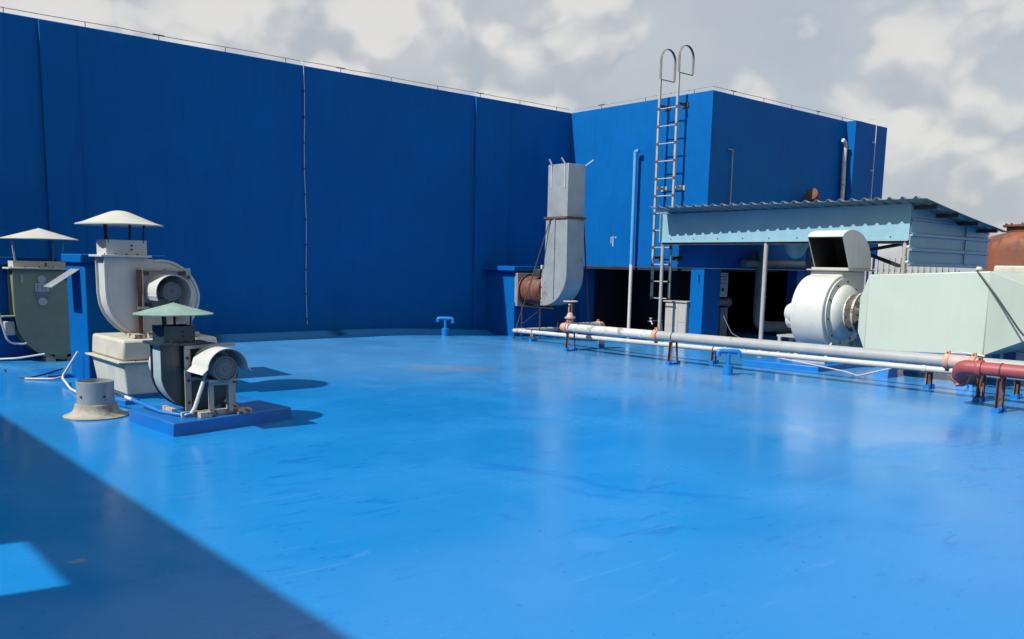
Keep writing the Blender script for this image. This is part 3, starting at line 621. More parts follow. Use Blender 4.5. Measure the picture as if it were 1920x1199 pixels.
# ------------------------------------------------------------------ fire pipes with supports
def support(x, y, h, w, label, m=M_RUST, foot=.055, strap_r=None, lean=0.0, th=.035):
    z = fz(x, y)
    r = thing('pipe_support', (x, y, z), label, 'pipe support', 'steel supports under the pipes')
    for s in (-1, 1):
        b = MB(); q = (x + s * w / 2, y, z + h); p = (x + s * (w / 2 + lean), y, z + foot * .5)
        b.beam(p, q, th, .006, up=(0, 1, 0)); b.beam(Vector(p) + Vector((-th / 2 * s, -.015, 0)), Vector(q) + Vector((-th / 2 * s, -.015, 0)), .006, .03, up=(0, 1, 0))
        b.build('leg', m, r)
        MB().box((p[0] - .03, y - .045, z - .01), (p[0] + .03, y + .03, z + foot)).build('foot', M_BLUE2, r)
    MB().beam((x - w / 2 - lean, y, z + .012), (x + w / 2 + lean, y, z + .012), .05, .022).build('foot_bar', M_BLUE, r)
    MB().beam((x - w / 2 - .01, y, z + h), (x + w / 2 + .01, y, z + h), .04, .008).build('crossbar', m, r)
    if strap_r:
        MB().lathe((x, y - .006, z + h + strap_r + .004), (0, 1, 0), [(0, strap_r + .003), (0, strap_r + .009), (.012, strap_r + .009), (.012, strap_r + .003)], 28, -PI * .62, PI * .62).build('strap', M_DARK, r)
    return r
BX, BR = 10.9, .075
bp = thing('fire_pipe', (BX, 11, 0), 'thick pale grey pipe, white and flaking at its far end, on rusty supports', 'pipe')
def bz(y): return .42 + (11 - y) * .0045
MB().tube([(BX, 11.08, bz(11)), (BX, 10.0, bz(10)), (BX, 9.12, bz(9.1))], BR, 24).build('pipe_length', M_PIPEW, bp, label='flaking white far length')
MB().tube([(BX, 9.02, bz(9)), (BX, 4.50, bz(4.5))], BR, 24).build('pipe_length', M_PIPE, bp)
MB().tube([(BX, 4.27, bz(4.3)), (BX, 1.2, bz(1.2))], BR, 24).build('pipe_length', M_PIPE, bp)
def coupling(parent, p, d, r, m, ear=(0, 0, 1), w=.045):
    b = MB(); d = Vector(d).normalized(); p = Vector(p)
    b.lathe(p - d * w, d, [(0, r), (.006, r * 1.24), (w * .7, r * 1.30), (w * 1.3, r * 1.30), (2 * w - .006, r * 1.24), (2 * w, r)], 24)
    e = Vector(ear).normalized()
    for s in (-1, 1):
        c = p + e * s * r * 1.35; b.beam(c - d * w * .6, c + d * w * .6, .03, .045)
    o = b.build('coupling', m, parent, angle=40)
    for s in (-1, 1):
        c = p + e * s * r * 1.35; side = d.cross(e)
        MB().tube([c - side * .035, c + side * .035], .009, 8).build('bolt', M_DARK, o)
    return o
coupling(bp, (BX, 9.07, bz(9)), (0, 1, 0), BR, M_ORANGE)
MB().tube([(BX, 4.52, bz(4.5)), (BX, 4.25, bz(4.3))], BR * 1.12, 24).build('repair_sleeve', M_PINK, bp)
coupling(bp, (BX, 4.54, bz(4.5)), (0, 1, 0), BR, M_ORANGE, w=.035); coupling(bp, (BX, 4.24, bz(4.3)), (0, 1, 0), BR, M_ORANGE, w=.035)
# elbow, valve branch and riser at the far end
MB().tube(bend([(BX, 11.08, .42), (BX, 11.20, .42), (BX + .12, 11.20, .42)], .11, 8), BR * 1.05, 24).build('elbow', M_ORANGE, bp)
coupling(bp, (BX, 11.09, .42), (0, 1, 0), BR, M_ORANGE, w=.03)
MB().tube([(11.18, 11.20, .43), (11.80, 11.20, .43)], .06, 20).build('branch_pipe', M_PIPE, bp)
MB().tube(bend([(11.78, 11.20, .43), (11.90, 11.20, .43), (11.90, 11.20, .30)], .1, 8), .068, 20).build('elbow', M_ORANGE, bp)
coupling(bp, (11.80, 11.20, .43), (1, 0, 0), .06, M_ORANGE, w=.03)
MB().tube([(11.90, 11.20, .31), (11.90, 11.20, .08)], .06, 20).build('riser_pipe', M_PIPE, bp)
MB().tube([(11.90, 11.20, .0), (11.90, 11.20, .08)], .063, 20).build('riser_foot', M_BLUE, bp)
gv = thing('gate_valve', (11.06, 11.2, .42), 'faded pink gate valve with a handwheel at the far end of the pipes', 'valve')
vx, vy = 11.07, 11.20
MB().tube([(vx - .10, vy, .42), (vx + .12, vy, .42)], .078, 20).build('valve_body', M_PINK, gv)
MB().lathe((vx, vy, .42), (0, 0, 1), [(.0, .065), (.14, .06), (.15, .095), (.175, .095), (.176, .095), (.18, .07), (.25, .04), (.26, .035)], 24).build('bonnet', M_PINK, gv)
MB().beam((vx - .032, vy, .66), (vx - .026, vy, .82), .014, .03).beam((vx + .032, vy, .66), (vx + .026, vy, .82), .014, .03).box((vx - .035, vy - .02, .655), (vx + .035, vy + .02, .675)).box((vx - .035, vy - .02, .81), (vx + .035, vy + .02, .83)).build('yoke', M_PINK, gv)
MB().tube([(vx, vy, .66), (vx, vy, .93)], .009, 8).build('stem', M_DARK, gv)
MB().tube([(vx + .125 * math.cos(a), vy + .125 * math.sin(a), .872) for a in [2 * PI * i / 28 for i in range(29)]], .012, 8, False).build('handwheel', M_PINK, gv)
b = MB()
for i in range(4): b.beam((vx, vy, .87), (vx + .12 * math.cos(PI / 2 * i + .4), vy + .12 * math.sin(PI / 2 * i + .4), .872), .016, .01)
b.build('spoke', M_PINK, gv)

sp = thing('water_pipe', (11.55, 9, 0), 'thin pale pipe running low behind the thick grey pipe', 'pipe')
def sz(y): return .195 + (13.3 - y) * .008
MB().tube(bend([(13.3, 13.30, sz(13.3) - .01), (11.55, 13.30, sz(13.3)), (11.55, 11.75, sz(11.75))], .07), .040, 18).build('pipe_length', M_PIPEW, sp)
MB().tube([(11.55, 11.75, sz(11.75)), (11.55, 8.2, sz(8.2))], .040, 18).build('pipe_length', M_PIPES, sp)
MB().tube([(11.55, 8.2, sz(8.2)), (11.55, 1.2, sz(1.2))], .040, 18).build('pipe_length', M_PIPES, sp)
for y in (11.75, 8.2, 5.1, 11.5): MB().lathe((11.55, y - .03, sz(y)), (0, 1, 0), [(0, .040), (0, .048), (.06, .048), (.06, .040)], 20).build('socket', M_PIPES, sp)
support(BX, 11.0, .34, .17, 'rusty support under the far end of the thick pipe beside the pink valve', strap_r=BR, lean=.02)
support(BX, 8.72, .35, .16, 'rusty brown support under the orange pipe joint', strap_r=BR, lean=.03, th=.045)
support(BX + .05, 4.16, .37, .17, 'brown support under the thick pipe just behind the red elbow', strap_r=BR, th=.045)
support(11.55, 12.70, .15, .10, 'small rusty bracket under the far end of the thin pipe', strap_r=.04, m=M_RUSTY)
support(11.55, 8.42, .19, .10, 'small rusty support of the thin pipe near the blue T vent', strap_r=.04)
support(11.60, 5.05, .22, .12, 'small red-brown support of the thin pipe below the mint green box', strap_r=.04)
support(11.62, 4.0, .23, .10, 'rusty support of the thin pipe at the right edge', strap_r=.04)
support(10.28, 3.70, .38, .17, 'tall brown support nearest the camera under the red pipe', strap_r=BR, th=.05)
rp = thing('red_pipe', (10.28, 3.9, .46), 'faded red pipe with a red grooved elbow at the right edge', 'pipe')
MB().tube([(10.28, 3.93, .462), (10.28, 1.2, .47)], BR, 24).build('pipe_length', M_RED, rp)
coupling(rp, (10.28, 3.93, .462), (0, 1, 0), BR, M_RED, w=.035)
MB().tube(bend([(10.28, 3.93, .462), (10.28, 4.13, .462), (10.42, 4.20, .34), (10.55, 4.22, .28)], .14, 8), BR * 1.08, 24).build('elbow', M_RED, rp)
coupling(rp, (10.45, 4.20, .33), (.14, .03, -.1), BR, M_RED, ear=(.4, 0, .6), w=.03)
MB().tube([(10.47, 4.20, .325), (11.3, 4.30, .20)], BR * .9, 20).build('stub_pipe', M_DARK, rp)
tp = pipe_thing('water_pipe', [(12.2, 4.75, .36), (12.2, 1.2, .38)], .05, M_PIPE, 'short grey pipe behind the thick pipe at the right edge', 'pipe', seg=18)

# ------------------------------------------------------------------ silver blower with tall square duct
G4 = thing('duct_fan', (12.25, 12.7, .6), 'tall silver square duct with a rusty round fan on dark struts', 'duct fan')
dx0, dx1, dy0, dy1 = 12.0, 12.47, 12.30, 12.87
EB, ET = .70, 1.42
prof = [(dy1 + .02, 2.40), (dy1 + .04, ET + .02), (dy1 + .10, ET - .01), (12.99, ET - .03), (12.99, EB)]
rr_ = .66; cyc, czc = dy0 - .02 + rr_, EB + rr_
prof += [(cyc - rr_ * math.sin(a), czc - rr_ * math.cos(a)) for a in [PI / 2 * i / 16 for i in range(0, 17)]] + [(dy0, 2.40)]
de = MB().prism(prof, dx0, dx1, 'x').build('duct_elbow', M_GALV, G4, bevel=.006, angle=25)
dt = MB().box((dx0 + .005, dy0 + .005, 2.435), (dx1 - .005, dy1 - .005, 3.43)).build('duct_top', M_GALV, G4, bevel=.006)
# cross-broken sheets: shallow pyramids pressed into each face
def cross_break(face, parent):
    a, b_, c, d_ = [Vector(p) for p in face]; m_ = (a + b_ + c + d_) / 4; n = (b_ - a).cross(d_ - a).normalized()
    bb = MB(); v = [bb.bm.verts.new(p + n * .001) for p in (a, b_, c, d_)]; k = bb.bm.verts.new(m_ + n * .018)
    for i in range(4): bb.bm.faces.new((v[i], v[(i + 1) % 4], k))
    bb.build('cross_break', M_GALV, parent)
cross_break([(dx0 + .005, dy1 - .03, 2.46), (dx0 + .005, dy0 + .03, 2.46), (dx0 + .005, dy0 + .03, 3.41), (dx0 + .005, dy1 - .03, 3.41)][::1], dt)
cross_break([(dx0 + .03, dy0 + .005, 2.46), (dx1 - .03, dy0 + .005, 2.46), (dx1 - .03, dy0 + .005, 3.41), (dx0 + .03, dy0 + .005, 3.41)], dt)
cross_break([(dx0, dy1, 1.5), (dx0, dy0 + .36, 1.5), (dx0, dy0 + .36, 2.37), (dx0, dy1, 2.37)], de)
cross_break([(dx0 + .03, dy0, 1.5), (dx1 - .03, dy0, 1.5), (dx1 - .03, dy0, 2.37), (dx0 + .03, dy0, 2.37)], de)
MB().beam((dx0 - .012, dy0 + .33, .86), (dx0 - .012, dy0 + .33, 2.40), .03, .02).build('stiffener', M_GALV, G4)
MB().box((dx0 - .03, dy0 - .03, 2.40), (dx1 + .03, dy1 + .05, 2.435)).build('angle_flange', M_RUST, G4)
for x, y, dx_, dy_ in ((dx0, dy1 - .12, -.06, .02), (dx0, dy0 + .08, -.08, .03), (dx1, dy0, .10, -.10)):
    b = MB()
    if x == dx0: b.beam((x - .012, y, 2.98), (x - .012, y, 3.44), .014, .01)
    b.beam((x - .01, y, 3.42), (x + dx_, y + dy_, 3.53), .026, .02).build('top_bracket', M_CONDUIT, G4)
MB().box((dx0 - .006, 12.955, EB), (dx0 + .02, 12.985, ET - .05)).build('duct_seam', M_RUSTY, G4)
MB().lathe((12.26, 12.99, .99), (0, 1, 0), [(0, .20), (0, .33), (.03, .33), (.03, .285), (.30, .285), (.30, .292), (.325, .292), (.325, .285), (.60, .285), (.60, .33), (.63, .33)], 40).build('fan_drum', M_BROWNDRUM, G4)
MB().box((11.94, 13.63, .66), (12.6, 13.70, 1.33)).build('inlet_plate', M_GALV, G4, bevel=.004)
MB().box((12.04, 13.70, .72), (12.5, 13.84, 1.27)).build('inlet_neck', M_GALV, G4, bevel=.004)
MB().box((12.02, 13.06, 1.28), (12.22, 13.26, 1.42)).box((12.06, 12.93, 1.42), (12.18, 13.1, 1.50)).build('motor', M_DARK, G4, bevel=.02)
MB().box((12.0, 12.95, 1.42), (12.12, 13.02, 1.5)).build('motor_bracket', M_CREAM, G4, bevel=.01)
def strut(p, q, wd=.03, name='strut'): return MB().beam(p, q, wd, .010).build(name, M_RUST if name == 'strut' else M_DARK, G4)
strut((11.985, 12.74, 2.42), (11.66, 13.42, .02)); strut((dx1 + .02, 12.34, 2.42), (12.80, 12.38, .02)); strut((dx1 + .02, 12.80, 2.42), (12.95, 12.9, .02))
for x, y in ((12.0, 13.55), (12.0, 13.0), (12.5, 13.55), (12.5, 13.0)): strut((x, y, .02), (x, y, .66), .03, 'stand_leg')
for a, c in (((12.0, 13.6, .66), (12.0, 12.6, .66)), ((12.5, 13.6, .66), (12.5, 12.6, .66)), ((12.0, 13.55, .66), (12.5, 13.55, .66)), ((12.0, 12.95, .66), (12.5, 12.95, .66)), ((11.7, 13.44, .18), (12.0, 13.0, .62))): strut(a, c, .035, 'stand_rail')
MB().box((11.60, 13.36, -.01), (11.74, 13.48, .03)).build('foot_plate', M_DARK, G4)

# ------------------------------------------------------------------ tall thin pipes on the blue block
p = thing('drain_pipe', (14.38, 12.72, 0), 'slim standing pipe, pale blue above and grey white below, left of the ladder', 'pipe')
MB().tube([(14.36, 12.72, 0), (14.36, 12.72, 1.55)], .038, 16).build('lower_length', M_CONDUIT, p)
MB().tube([(14.36, 12.72, 1.55), (14.36, 12.72, 3.84)], .038, 16).build('upper_length', M_SKYPIPE, p)
MB().tube(bend([(14.36, 12.72, 3.80), (14.36, 12.72, 3.9), (14.36, 12.62, 3.9)], .06), .042, 16).build('elbow', M_SKYPIPE, p)
p = thing('vent_pipe', (19.42, 10.84, 3), 'crooked white pipe in the inner corner of the shaded blue wall', 'pipe')
MB().tube(bend([(19.43, 10.80, 2.6), (19.43, 10.80, 3.5), (19.40, 10.80, 4.05), (19.42, 10.80, 4.40), (19.28, 10.80, 4.47)], .07), .046, 14).build('pipe_run', M_PIPEW, p)
MB().lathe((19.43, 10.80, 3.45), (0, 0, 1), [(0, .046), (0, .054), (.05, .054), (.05, .046)], 16).build('joint', M_GREY, p)
pipe_thing('conduit', bend([(15.02, 10.86, 3.86), (15.18, 10.86, 3.86), (15.18, 10.86, 2.5)], .03), .011, M_GREY, 'thin grey conduit on the shaded blue wall above the shed roof')
p = thing('conduit', (20.42, 10.62, 3), 'thin white conduit on the far end pilaster of the blue block', 'conduit')
MB().tube([(20.40, 10.80, 5.05), (20.40, 10.60, 5.05), (20.40, 10.60, 2.4)], .009, 8).build('conduit_run', M_CONDUIT, p)
for z in (4.5, 3.85, 3.2): MB().box((20.37, 10.60, z), (20.43, 10.668, z + .03)).build('clip', M_CONDUIT, p)
p = thing('wall_lamp', (18.0, 10.8, 3.0), 'rusty round floodlight on the shaded blue wall above the shed roof', 'lamp')
MB().lathe((17.92, 10.66, 3.14), (-.95, -.1, .3), [(-.17, .0), (-.16, .07), (-.12, .11), (.0, .125), (.04, .14), (.07, .14), (.075, .12), (.09, .05), (.09, 0)], 14).build('lamp_head', M_RUST, p)
MB().beam((18.0, 10.88, 2.8), (17.98, 10.70, 3.05), .05, .03).beam((17.98, 10.70, 3.05), (17.9, 10.64, 3.2), .05, .03).box((18.0, 10.72, 2.6), (18.16, 10.88, 3.08)).build('lamp_bracket', M_RUST, p)

# ------------------------------------------------------------------ ladder
LD = thing('ladder', (14.22, 11.8, .85), 'fixed grey steel ladder with two hooped handrails up the bright blue block', 'ladder')
LY0, LY1, LX = 12.03, 11.57, 14.25
for y, zt_ in ((LY0, 5.25), (LY1, 5.32)):
    MB().beam((LX, y, .86), (LX, y, zt_), .045, .04, up=(1, 0, 0)).build('rail', M_LGREY, LD)
    pts = [(LX, y, zt_ - .05)] + [(LX + .22 - .22 * math.cos(a), y, 5.64 + .22 * math.sin(a)) for a in [PI * i / 12 for i in range(13)]] + [(LX + .44, y, zt_ + .02)]
    b = MB()
    for a, c in zip(pts, pts[1:]): b.beam(a, c, .05, .012, up=(1, 0, .01))
    b.build('hoop', M_HOOP, LD)
    MB().beam((LX, y, zt_), (LX + .44, y, zt_), .02, .014).build('hoop_tie', M_DARK, LD)
z = .87; k = 0
while z < 5.0:
    o = MB().tube([(LX, LY0, z), (LX, LY1, z)], .012, 8).build('rung', M_LGREY, LD)
    for y in (LY0, LY1): MB().lathe((LX - .017, y, z), (-1, 0, 0), [(0, .036), (.008, .030), (.008, 0)], 8).build('weld_spot', M_RUST, o)
    z += .345
for z in (1.7, 3.1, 4.72):
    for y in (LY0, LY1): MB().box((LX, y - .05, z - .025), (14.49, y - .035, z + .025)).box((14.47, y - .1, z - .05), (14.488, y + .05, z + .05)).build('wall_bracket', M_DARK if z > 4 or z < 2 else M_LGREY, LD)

# ------------------------------------------------------------------ pale blue shed
SH = thing('shed', (14.0, 9, 0), 'open shed with corrugated roof and pale blue sheet front before the blue block', 'shed')
FX, YL, YR = 14.0, 11.62, 6.6
fb = MB(); fb.hexa([(FX, YR, 2.02), (FX + .02, YR, 2.02), (FX + .02, YL, 2.0), (FX, YL, 2.0), (FX, YR, 2.575), (FX + .02, YR, 2.575), (FX + .02, YL, 2.555), (FX, YL, 2.555)])
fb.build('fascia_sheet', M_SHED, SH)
MB().box((FX - .06, YL + .0, 2.0), (FX + .02, YL + .015, 2.55)).build('fascia_end', M_SHED, SH)
MB().box((FX - .012, YR + .01, 1.995), (FX - .002, YL - .005, 2.03)).build('fascia_trim', M_SHED, SH)
for i in range(9): MB().lathe((FX, YR + .3 + i * .56, 2.06), (-1, 0, 0), [(0, .012), (.008, .012), (.008, 0)], 8).build('screw', M_DARK, SH)
# corrugated roof: trapezoid ribs running back, falling away from the front
def roof_z(x): return 2.63 - (x - 13.6) * .115
rb = MB(); ys = []; y = 6.22; pitch = .205
while y < 11.50:
    for dy_, h_ in ((0, 0), (.115, 0), (.145, .036), (.175, .036)):
        if y + dy_ < 11.60: ys.append((y + dy_, h_))
    y += pitch
def front_x(y): return 13.66 - (y - 6.2) * .035
xs_n = 10; rows = []
for i in range(xs_n + 1):
    rows.append([rb.bm.verts.new((front_x(yy) + (17.0 - front_x(yy)) * i / xs_n, yy, roof_z(front_x(yy) + (17.0 - front_x(yy)) * i / xs_n) + h_ - .035 * math.sin(PI * i / xs_n) * 0.5)) for yy, h_ in ys])
for a, c in zip(rows, rows[1:]):
    for i in range(len(a) - 1): rb.bm.faces.new((a[i], a[i + 1], c[i + 1], c[i]))
rb.build('roof_sheet', M_ROOF, SH, solid=.004)
for x in (14.1, 14.9, 15.7, 16.5): MB().box((x, 6.25, roof_z(x) - .085), (x + .05, 11.55, roof_z(x) - .022)).build('purlin', M_DARK, SH)
for y in (6.68, 9.2, 11.45): MB().beam((14.06, y, roof_z(14) - .13), (16.9, y, roof_z(16.9) - .13), .05, .08).build('rafter', M_DARK, SH)
# horizontally ribbed side sheets, one object for each course
def side_course(z0, z1, last=False):
    b = MB(); x0_, x1_ = 14.03, 17.05
    pr = [(0, 0), (.004, .0), (.012, .034), (.040, .034), (.055, 0), (z1 - z0, 0)]
    for xa, xb in ((x0_, 16.1), (16.09, x1_)):
        o = .004 if xa > 15 else 0
        rows_ = []
        for x in (xa, xb):
            rows_.append([b.bm.verts.new((x, YR - d_ - o, min(z0 + t, roof_z(x) - .02) if last else z0 + t)) for t, d_ in pr])
        for i in range(len(pr) - 1): b.bm.faces.new((rows_[0][i], rows_[0][i + 1], rows_[1][i + 1], rows_[1][i]))
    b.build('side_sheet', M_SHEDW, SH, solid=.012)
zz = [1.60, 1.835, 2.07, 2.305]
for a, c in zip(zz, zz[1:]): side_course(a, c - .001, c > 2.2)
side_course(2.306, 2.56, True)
MB().box((16.03, YR - .035, 1.6), (16.06, YR - .029, 2.3)).build('sheet_lap', M_DARK, SH)
for y, zt_, nm in ((11.62, 2.0, 'a'), (9.22, 2.0, 'b'), (6.67, 2.02, 'c')):
    MB().tube([(14.05, y, 0), (14.05, y, zt_)], .035 if nm != 'b' else .040, 12).build('post', M_LGREY, SH)
for x in (17.0,):
    for y in (6.67, 9.2): MB().box((x, y, 0), (x + .06, y + .06, 2.1)).build('post', M_GREY, SH)
MB().beam((14.05, 6.7, 1.93), (17.0, 6.7, 1.93), .04, .06).beam((14.05, 6.7, 1.95), (15.6, 9.2, 1.7), .05, .05).build('brace', M_DARK, SH)
MB().beam((14.05, 6.75, 1.6), (16.9, 9.2, 2.0), .05, .05).build('brace', M_DARK, SH)
MB().beam((14.04, 6.62, 1.98), (14.04, 11.6, 1.98), .04, .06).build('front_rail', M_DARK, SH)
for z in (1.66, 1.9): MB().lathe((14.0, 6.62, z), (0, -1, 0), [(0, .02), (.05, .03), (.05, 0)], 8).build('screw_cap', M_CONDUIT, SH)

# ------------------------------------------------------------------ things under the shed and in the plant room
cb_ = thing('cabinet', (14.6, 11.5, 0), 'beige grey metal cabinet on the floor behind the ladder foot', 'cabinet')
MB().box((14.43, 11.25, .0), (14.75, 11.80, .80)).build('cabinet_body', M_CAB, cb_, bevel=.01)
MB().box((14.40, 11.22, .80), (14.78, 11.84, .825)).build('cabinet_top', M_CAB, cb_, bevel=.004)
MB().box((14.422, 11.46, .03), (14.429, 11.785, .77)).build('door', M_CAB, cb_, bevel=.003)
MB().box((14.422, 11.26, .40), (14.429, 11.44, .77)).build('door', M_CAB, cb_, bevel=.003)
MB().box((14.422, 11.26, .03), (14.429, 11.44, .385)).build('door', M_CAB, cb_, bevel=.003)
cp = thing('control_panel', (15.2, 11.1, 1), 'grey switch panel with rows of buttons just inside the dark opening', 'switch panel')
MB().box((15.12, 11.0, .92), (15.45, 11.2, 1.42)).build('panel_box', M_LGREY, cp, bevel=.008)
for i in range(3):
    for j in range(3): MB().lathe((15.20 + i * .08, 10.998, 1.34 - j * .07), (0, -1, 0), [(0, .013), (.012, .013), (.012, 0)], 8).build('button', M_DARK, cp)
MB().box((15.24, 10.98, 1.04), (15.30, 10.998, 1.10)).build('handle', M_DARK, cp)
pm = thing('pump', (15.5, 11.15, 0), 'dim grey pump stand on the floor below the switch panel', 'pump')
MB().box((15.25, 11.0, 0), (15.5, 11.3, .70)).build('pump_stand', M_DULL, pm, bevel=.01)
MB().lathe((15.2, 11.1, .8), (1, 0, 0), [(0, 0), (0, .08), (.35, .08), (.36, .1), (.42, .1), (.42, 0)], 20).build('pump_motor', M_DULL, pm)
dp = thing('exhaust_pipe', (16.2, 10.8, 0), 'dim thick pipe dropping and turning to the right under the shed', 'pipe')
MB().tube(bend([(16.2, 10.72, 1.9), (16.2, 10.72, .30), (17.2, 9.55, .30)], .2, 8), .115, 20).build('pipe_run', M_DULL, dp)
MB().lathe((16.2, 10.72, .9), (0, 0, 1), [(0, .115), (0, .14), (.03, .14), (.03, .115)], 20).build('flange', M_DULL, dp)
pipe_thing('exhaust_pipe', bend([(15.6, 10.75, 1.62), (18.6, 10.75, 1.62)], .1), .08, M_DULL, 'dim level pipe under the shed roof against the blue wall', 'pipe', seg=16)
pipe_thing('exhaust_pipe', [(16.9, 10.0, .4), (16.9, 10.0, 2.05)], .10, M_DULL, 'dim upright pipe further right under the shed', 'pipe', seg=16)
fn = thing('funnel', (15.9, 9.9, 1.8), 'pale bowl-shaped funnel hanging under the shed roof', 'funnel')
MB().lathe((15.9, 9.75, 1.72), (0, 0, 1), [(0, 0), (.01, .06), (.08, .15), (.25, .23), (.42, .25), (.43, .24), (.25, .21), (.1, .12)], 28).build('bowl', M_CREAM, fn)
MB().tube([(15.9, 9.75, 2.1), (15.9, 9.75, 2.33)], .02, 8).build('hanger', M_DARK, fn)
tpw = thing('tap', (15.0, 12.6, .35), 'small white water tap hanging in the dark opening beside the slim pipe', 'tap')
MB().tube(bend([(14.9, 12.65, .33), (14.9, 12.55, .33), (14.9, 12.52, .26)], .02), .014, 8).tube([(14.9, 12.58, .33), (14.9, 12.58, .40)], .010, 8).build('tap_body', M_CONDUIT, tpw)
MB().beam((14.9, 12.53, .40), (14.9, 12.63, .40), .03, .012).build('tap_handle', M_CONDUIT, tpw)
MB().tube([(14.9, 12.66, .33), (15.4, 12.66, .33), (15.4, 12.66, 0)], .012, 8).build('supply_pipe', M_DULL, tpw)
pipe_thing('conduit', bend([(15.0, 10.75, .55), (15.1, 10.6, .2), (15.3, 10.4, .06), (15.9, 10.0, .05)], .06), .007, M_GREY, 'thin white cable trailing on the floor at the dark opening', 'conduit')

# ------------------------------------------------------------------ big white fan
F = thing('blower', (12.95, 7.2, .1), 'big white blower with a curved scoop hood beside the mint green box', 'blower')
fcx, fcz = 12.93, .86
so = [(12.86, 1.50), (12.86, 1.425)] + [(fcx + r_ * math.cos(a), fcz + r_ * math.sin(a)) for r_, a in [(.575 + .07 * i / 30, PI * .5 + 1.5 * PI * i / 30) for i in range(1, 31)]] + [(13.575, 1.0), (13.56, 1.50)]
h = MB().prism(so, 7.05, 7.60, smooth=True).build('scroll_housing', M_WHITE, F, bevel=.02, angle=35)
FY = 7.055
MB().lathe((fcx, FY, fcz), (0, -1, 0), [(0, .53), (.03, .53), (.032, .52), (.032, .42), (.0, .42)], 56).build('side_ring', M_WHITE, F)
for i in range(10):
    a = 2 * PI * i / 10 + .2; bolt(F, (fcx + .475 * math.cos(a), FY - .03, fcz + .475 * math.sin(a)), M_DARK, .016)
MB().lathe((fcx, FY, fcz), (0, -1, 0), [(.0, .43), (.05, .43), (.09, .41), (.13, .37), (.155, .32), (.17, .285), (.19, .28)], 56).build('inlet_cone', M_WHITE, F)
# crumpled canvas sleeve
cv = MB(); rows = []; CS = FY - .185
for j in range(11):
    t = j / 10; ring = []
    for i in range(56):
        a = 2 * PI * i / 56; e = math.sin(PI * min(1, t * 1.02))
        r_ = .285 + e * (.035 * math.sin(a * 5 + j * .8) + .028 * math.sin(a * 9 - j * 1.1) + .012 * math.sin(a * 17 + j * 2.0) - .02) + random.uniform(-.008, .008)
        if 3 <= j <= 4: r_ = .295 + random.uniform(-.004, .004)
        ring.append(cv.bm.verts.new((fcx + r_ * math.cos(a), CS - (CS - 6.47) * t, fcz + r_ * math.sin(a))))
    rows.append(ring)
for p_, q_ in zip(rows, rows[1:]):
    for i in range(56): cv.bm.faces.new((p_[i], p_[(i + 1) % 56], q_[(i + 1) % 56], q_[i]))
cv.build('canvas_sleeve', M_CANVAS, F)
MB().lathe((fcx, 6.75, fcz), (0, -1, 0), [(0, .295), (0, .315), (.035, .315), (.035, .295)], 48).build('sleeve_band', M_RUSTY, F)
MB().lathe((fcx, 6.52, fcz), (0, -1, 0), [(0, .28), (0, .30), (.03, .30), (.03, .28)], 48).build('sleeve_band', M_RUSTY, F)
MB().box((12.80, 6.92, 1.502), (13.62, 7.64, 1.525)).build('outlet_flange', M_LGREY, F, bevel=.004)
# hood: quarter round box open towards -x
ho = [(12.88, 1.55), (12.62, 2.02)] + [(12.93 + .62 * math.cos(a) * (1 if math.cos(a) > 0 else .9), 1.60 + .53 * math.sin(a)) for a in [PI * .66 - PI * .66 * i / 18 for i in range(19)]] + [(13.55, 1.55)]
top_arc = ho[2:]
sp_ = MB()
rows = [[sp_.bm.verts.new((x, y, z)) for x, z in [ho[1]] + top_arc] for y in (6.96, 7.55)]
for i in range(len(rows[0]) - 1):
    f = sp_.bm.faces.new((rows[0][i], rows[0][i + 1], rows[1][i + 1], rows[1][i])); f.smooth = True
for y, rw in ((6.96, 0), (7.55, 1)):
    lo = sp_.bm.verts.new((ho[0][0], y, ho[0][1])); sp_.bm.faces.new([lo] + rows[rw])
sp_.build('scoop_hood', M_WHITE, F, solid=.008, angle=50)
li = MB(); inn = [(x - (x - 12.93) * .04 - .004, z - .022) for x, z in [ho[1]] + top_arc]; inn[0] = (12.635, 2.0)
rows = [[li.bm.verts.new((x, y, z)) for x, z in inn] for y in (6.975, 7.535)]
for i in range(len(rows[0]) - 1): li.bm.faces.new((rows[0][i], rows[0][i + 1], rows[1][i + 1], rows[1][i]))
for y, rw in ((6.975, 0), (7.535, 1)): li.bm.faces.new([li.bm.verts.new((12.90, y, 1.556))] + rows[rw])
li.build('hood_shade_sheet', M_HOODSHADE, F, solid=.004)  # added inner sheet that paints the hood interior as dark as its shade
MB().box((12.86, 6.97, 1.526), (13.56, 7.59, 1.552)).build('hood_base', M_CREAM, F)
# motor end
MB().box((12.72, 7.60, .42), (13.12, 8.05, .45)).build('pedestal_top', M_LGREY, F)
for x, y in ((12.74, 8.0), (13.08, 8.0), (12.74, 7.66), (13.08, 7.66)): MB().box((x - .025, y - .025, .08), (x + .025, y + .025, .42)).build('pedestal_leg', M_LGREY, F)
MB().lathe((fcx, 7.59, fcz - .16), (0, 1, 0), [(0, .14), (.36, .14), (.38, .12), (.40, 0)], 24).build('motor', M_WHITE, F)
MB().lathe((fcx, 7.59, fcz - .05), (0, 1, 0), [(0, .19), (.30, .19), (.40, .13), (.44, 0)], 24, 0, 2 * PI).build('motor_cowl', M_WHITE, F)
b = MB()
for x in (12.45, 13.4): b.box((x - .03, 7.0, .08), (x + .03, 7.56, .14)); b.beam((x, 7.02, .14), (x + (.15 if x < 13 else -.15), 7.02, .40), .05, .02); b.beam((x, 7.54, .14), (x + (.15 if x < 13 else -.15), 7.54, .40), .05, .02)
b.build('base_frame', M_LGREY, F)
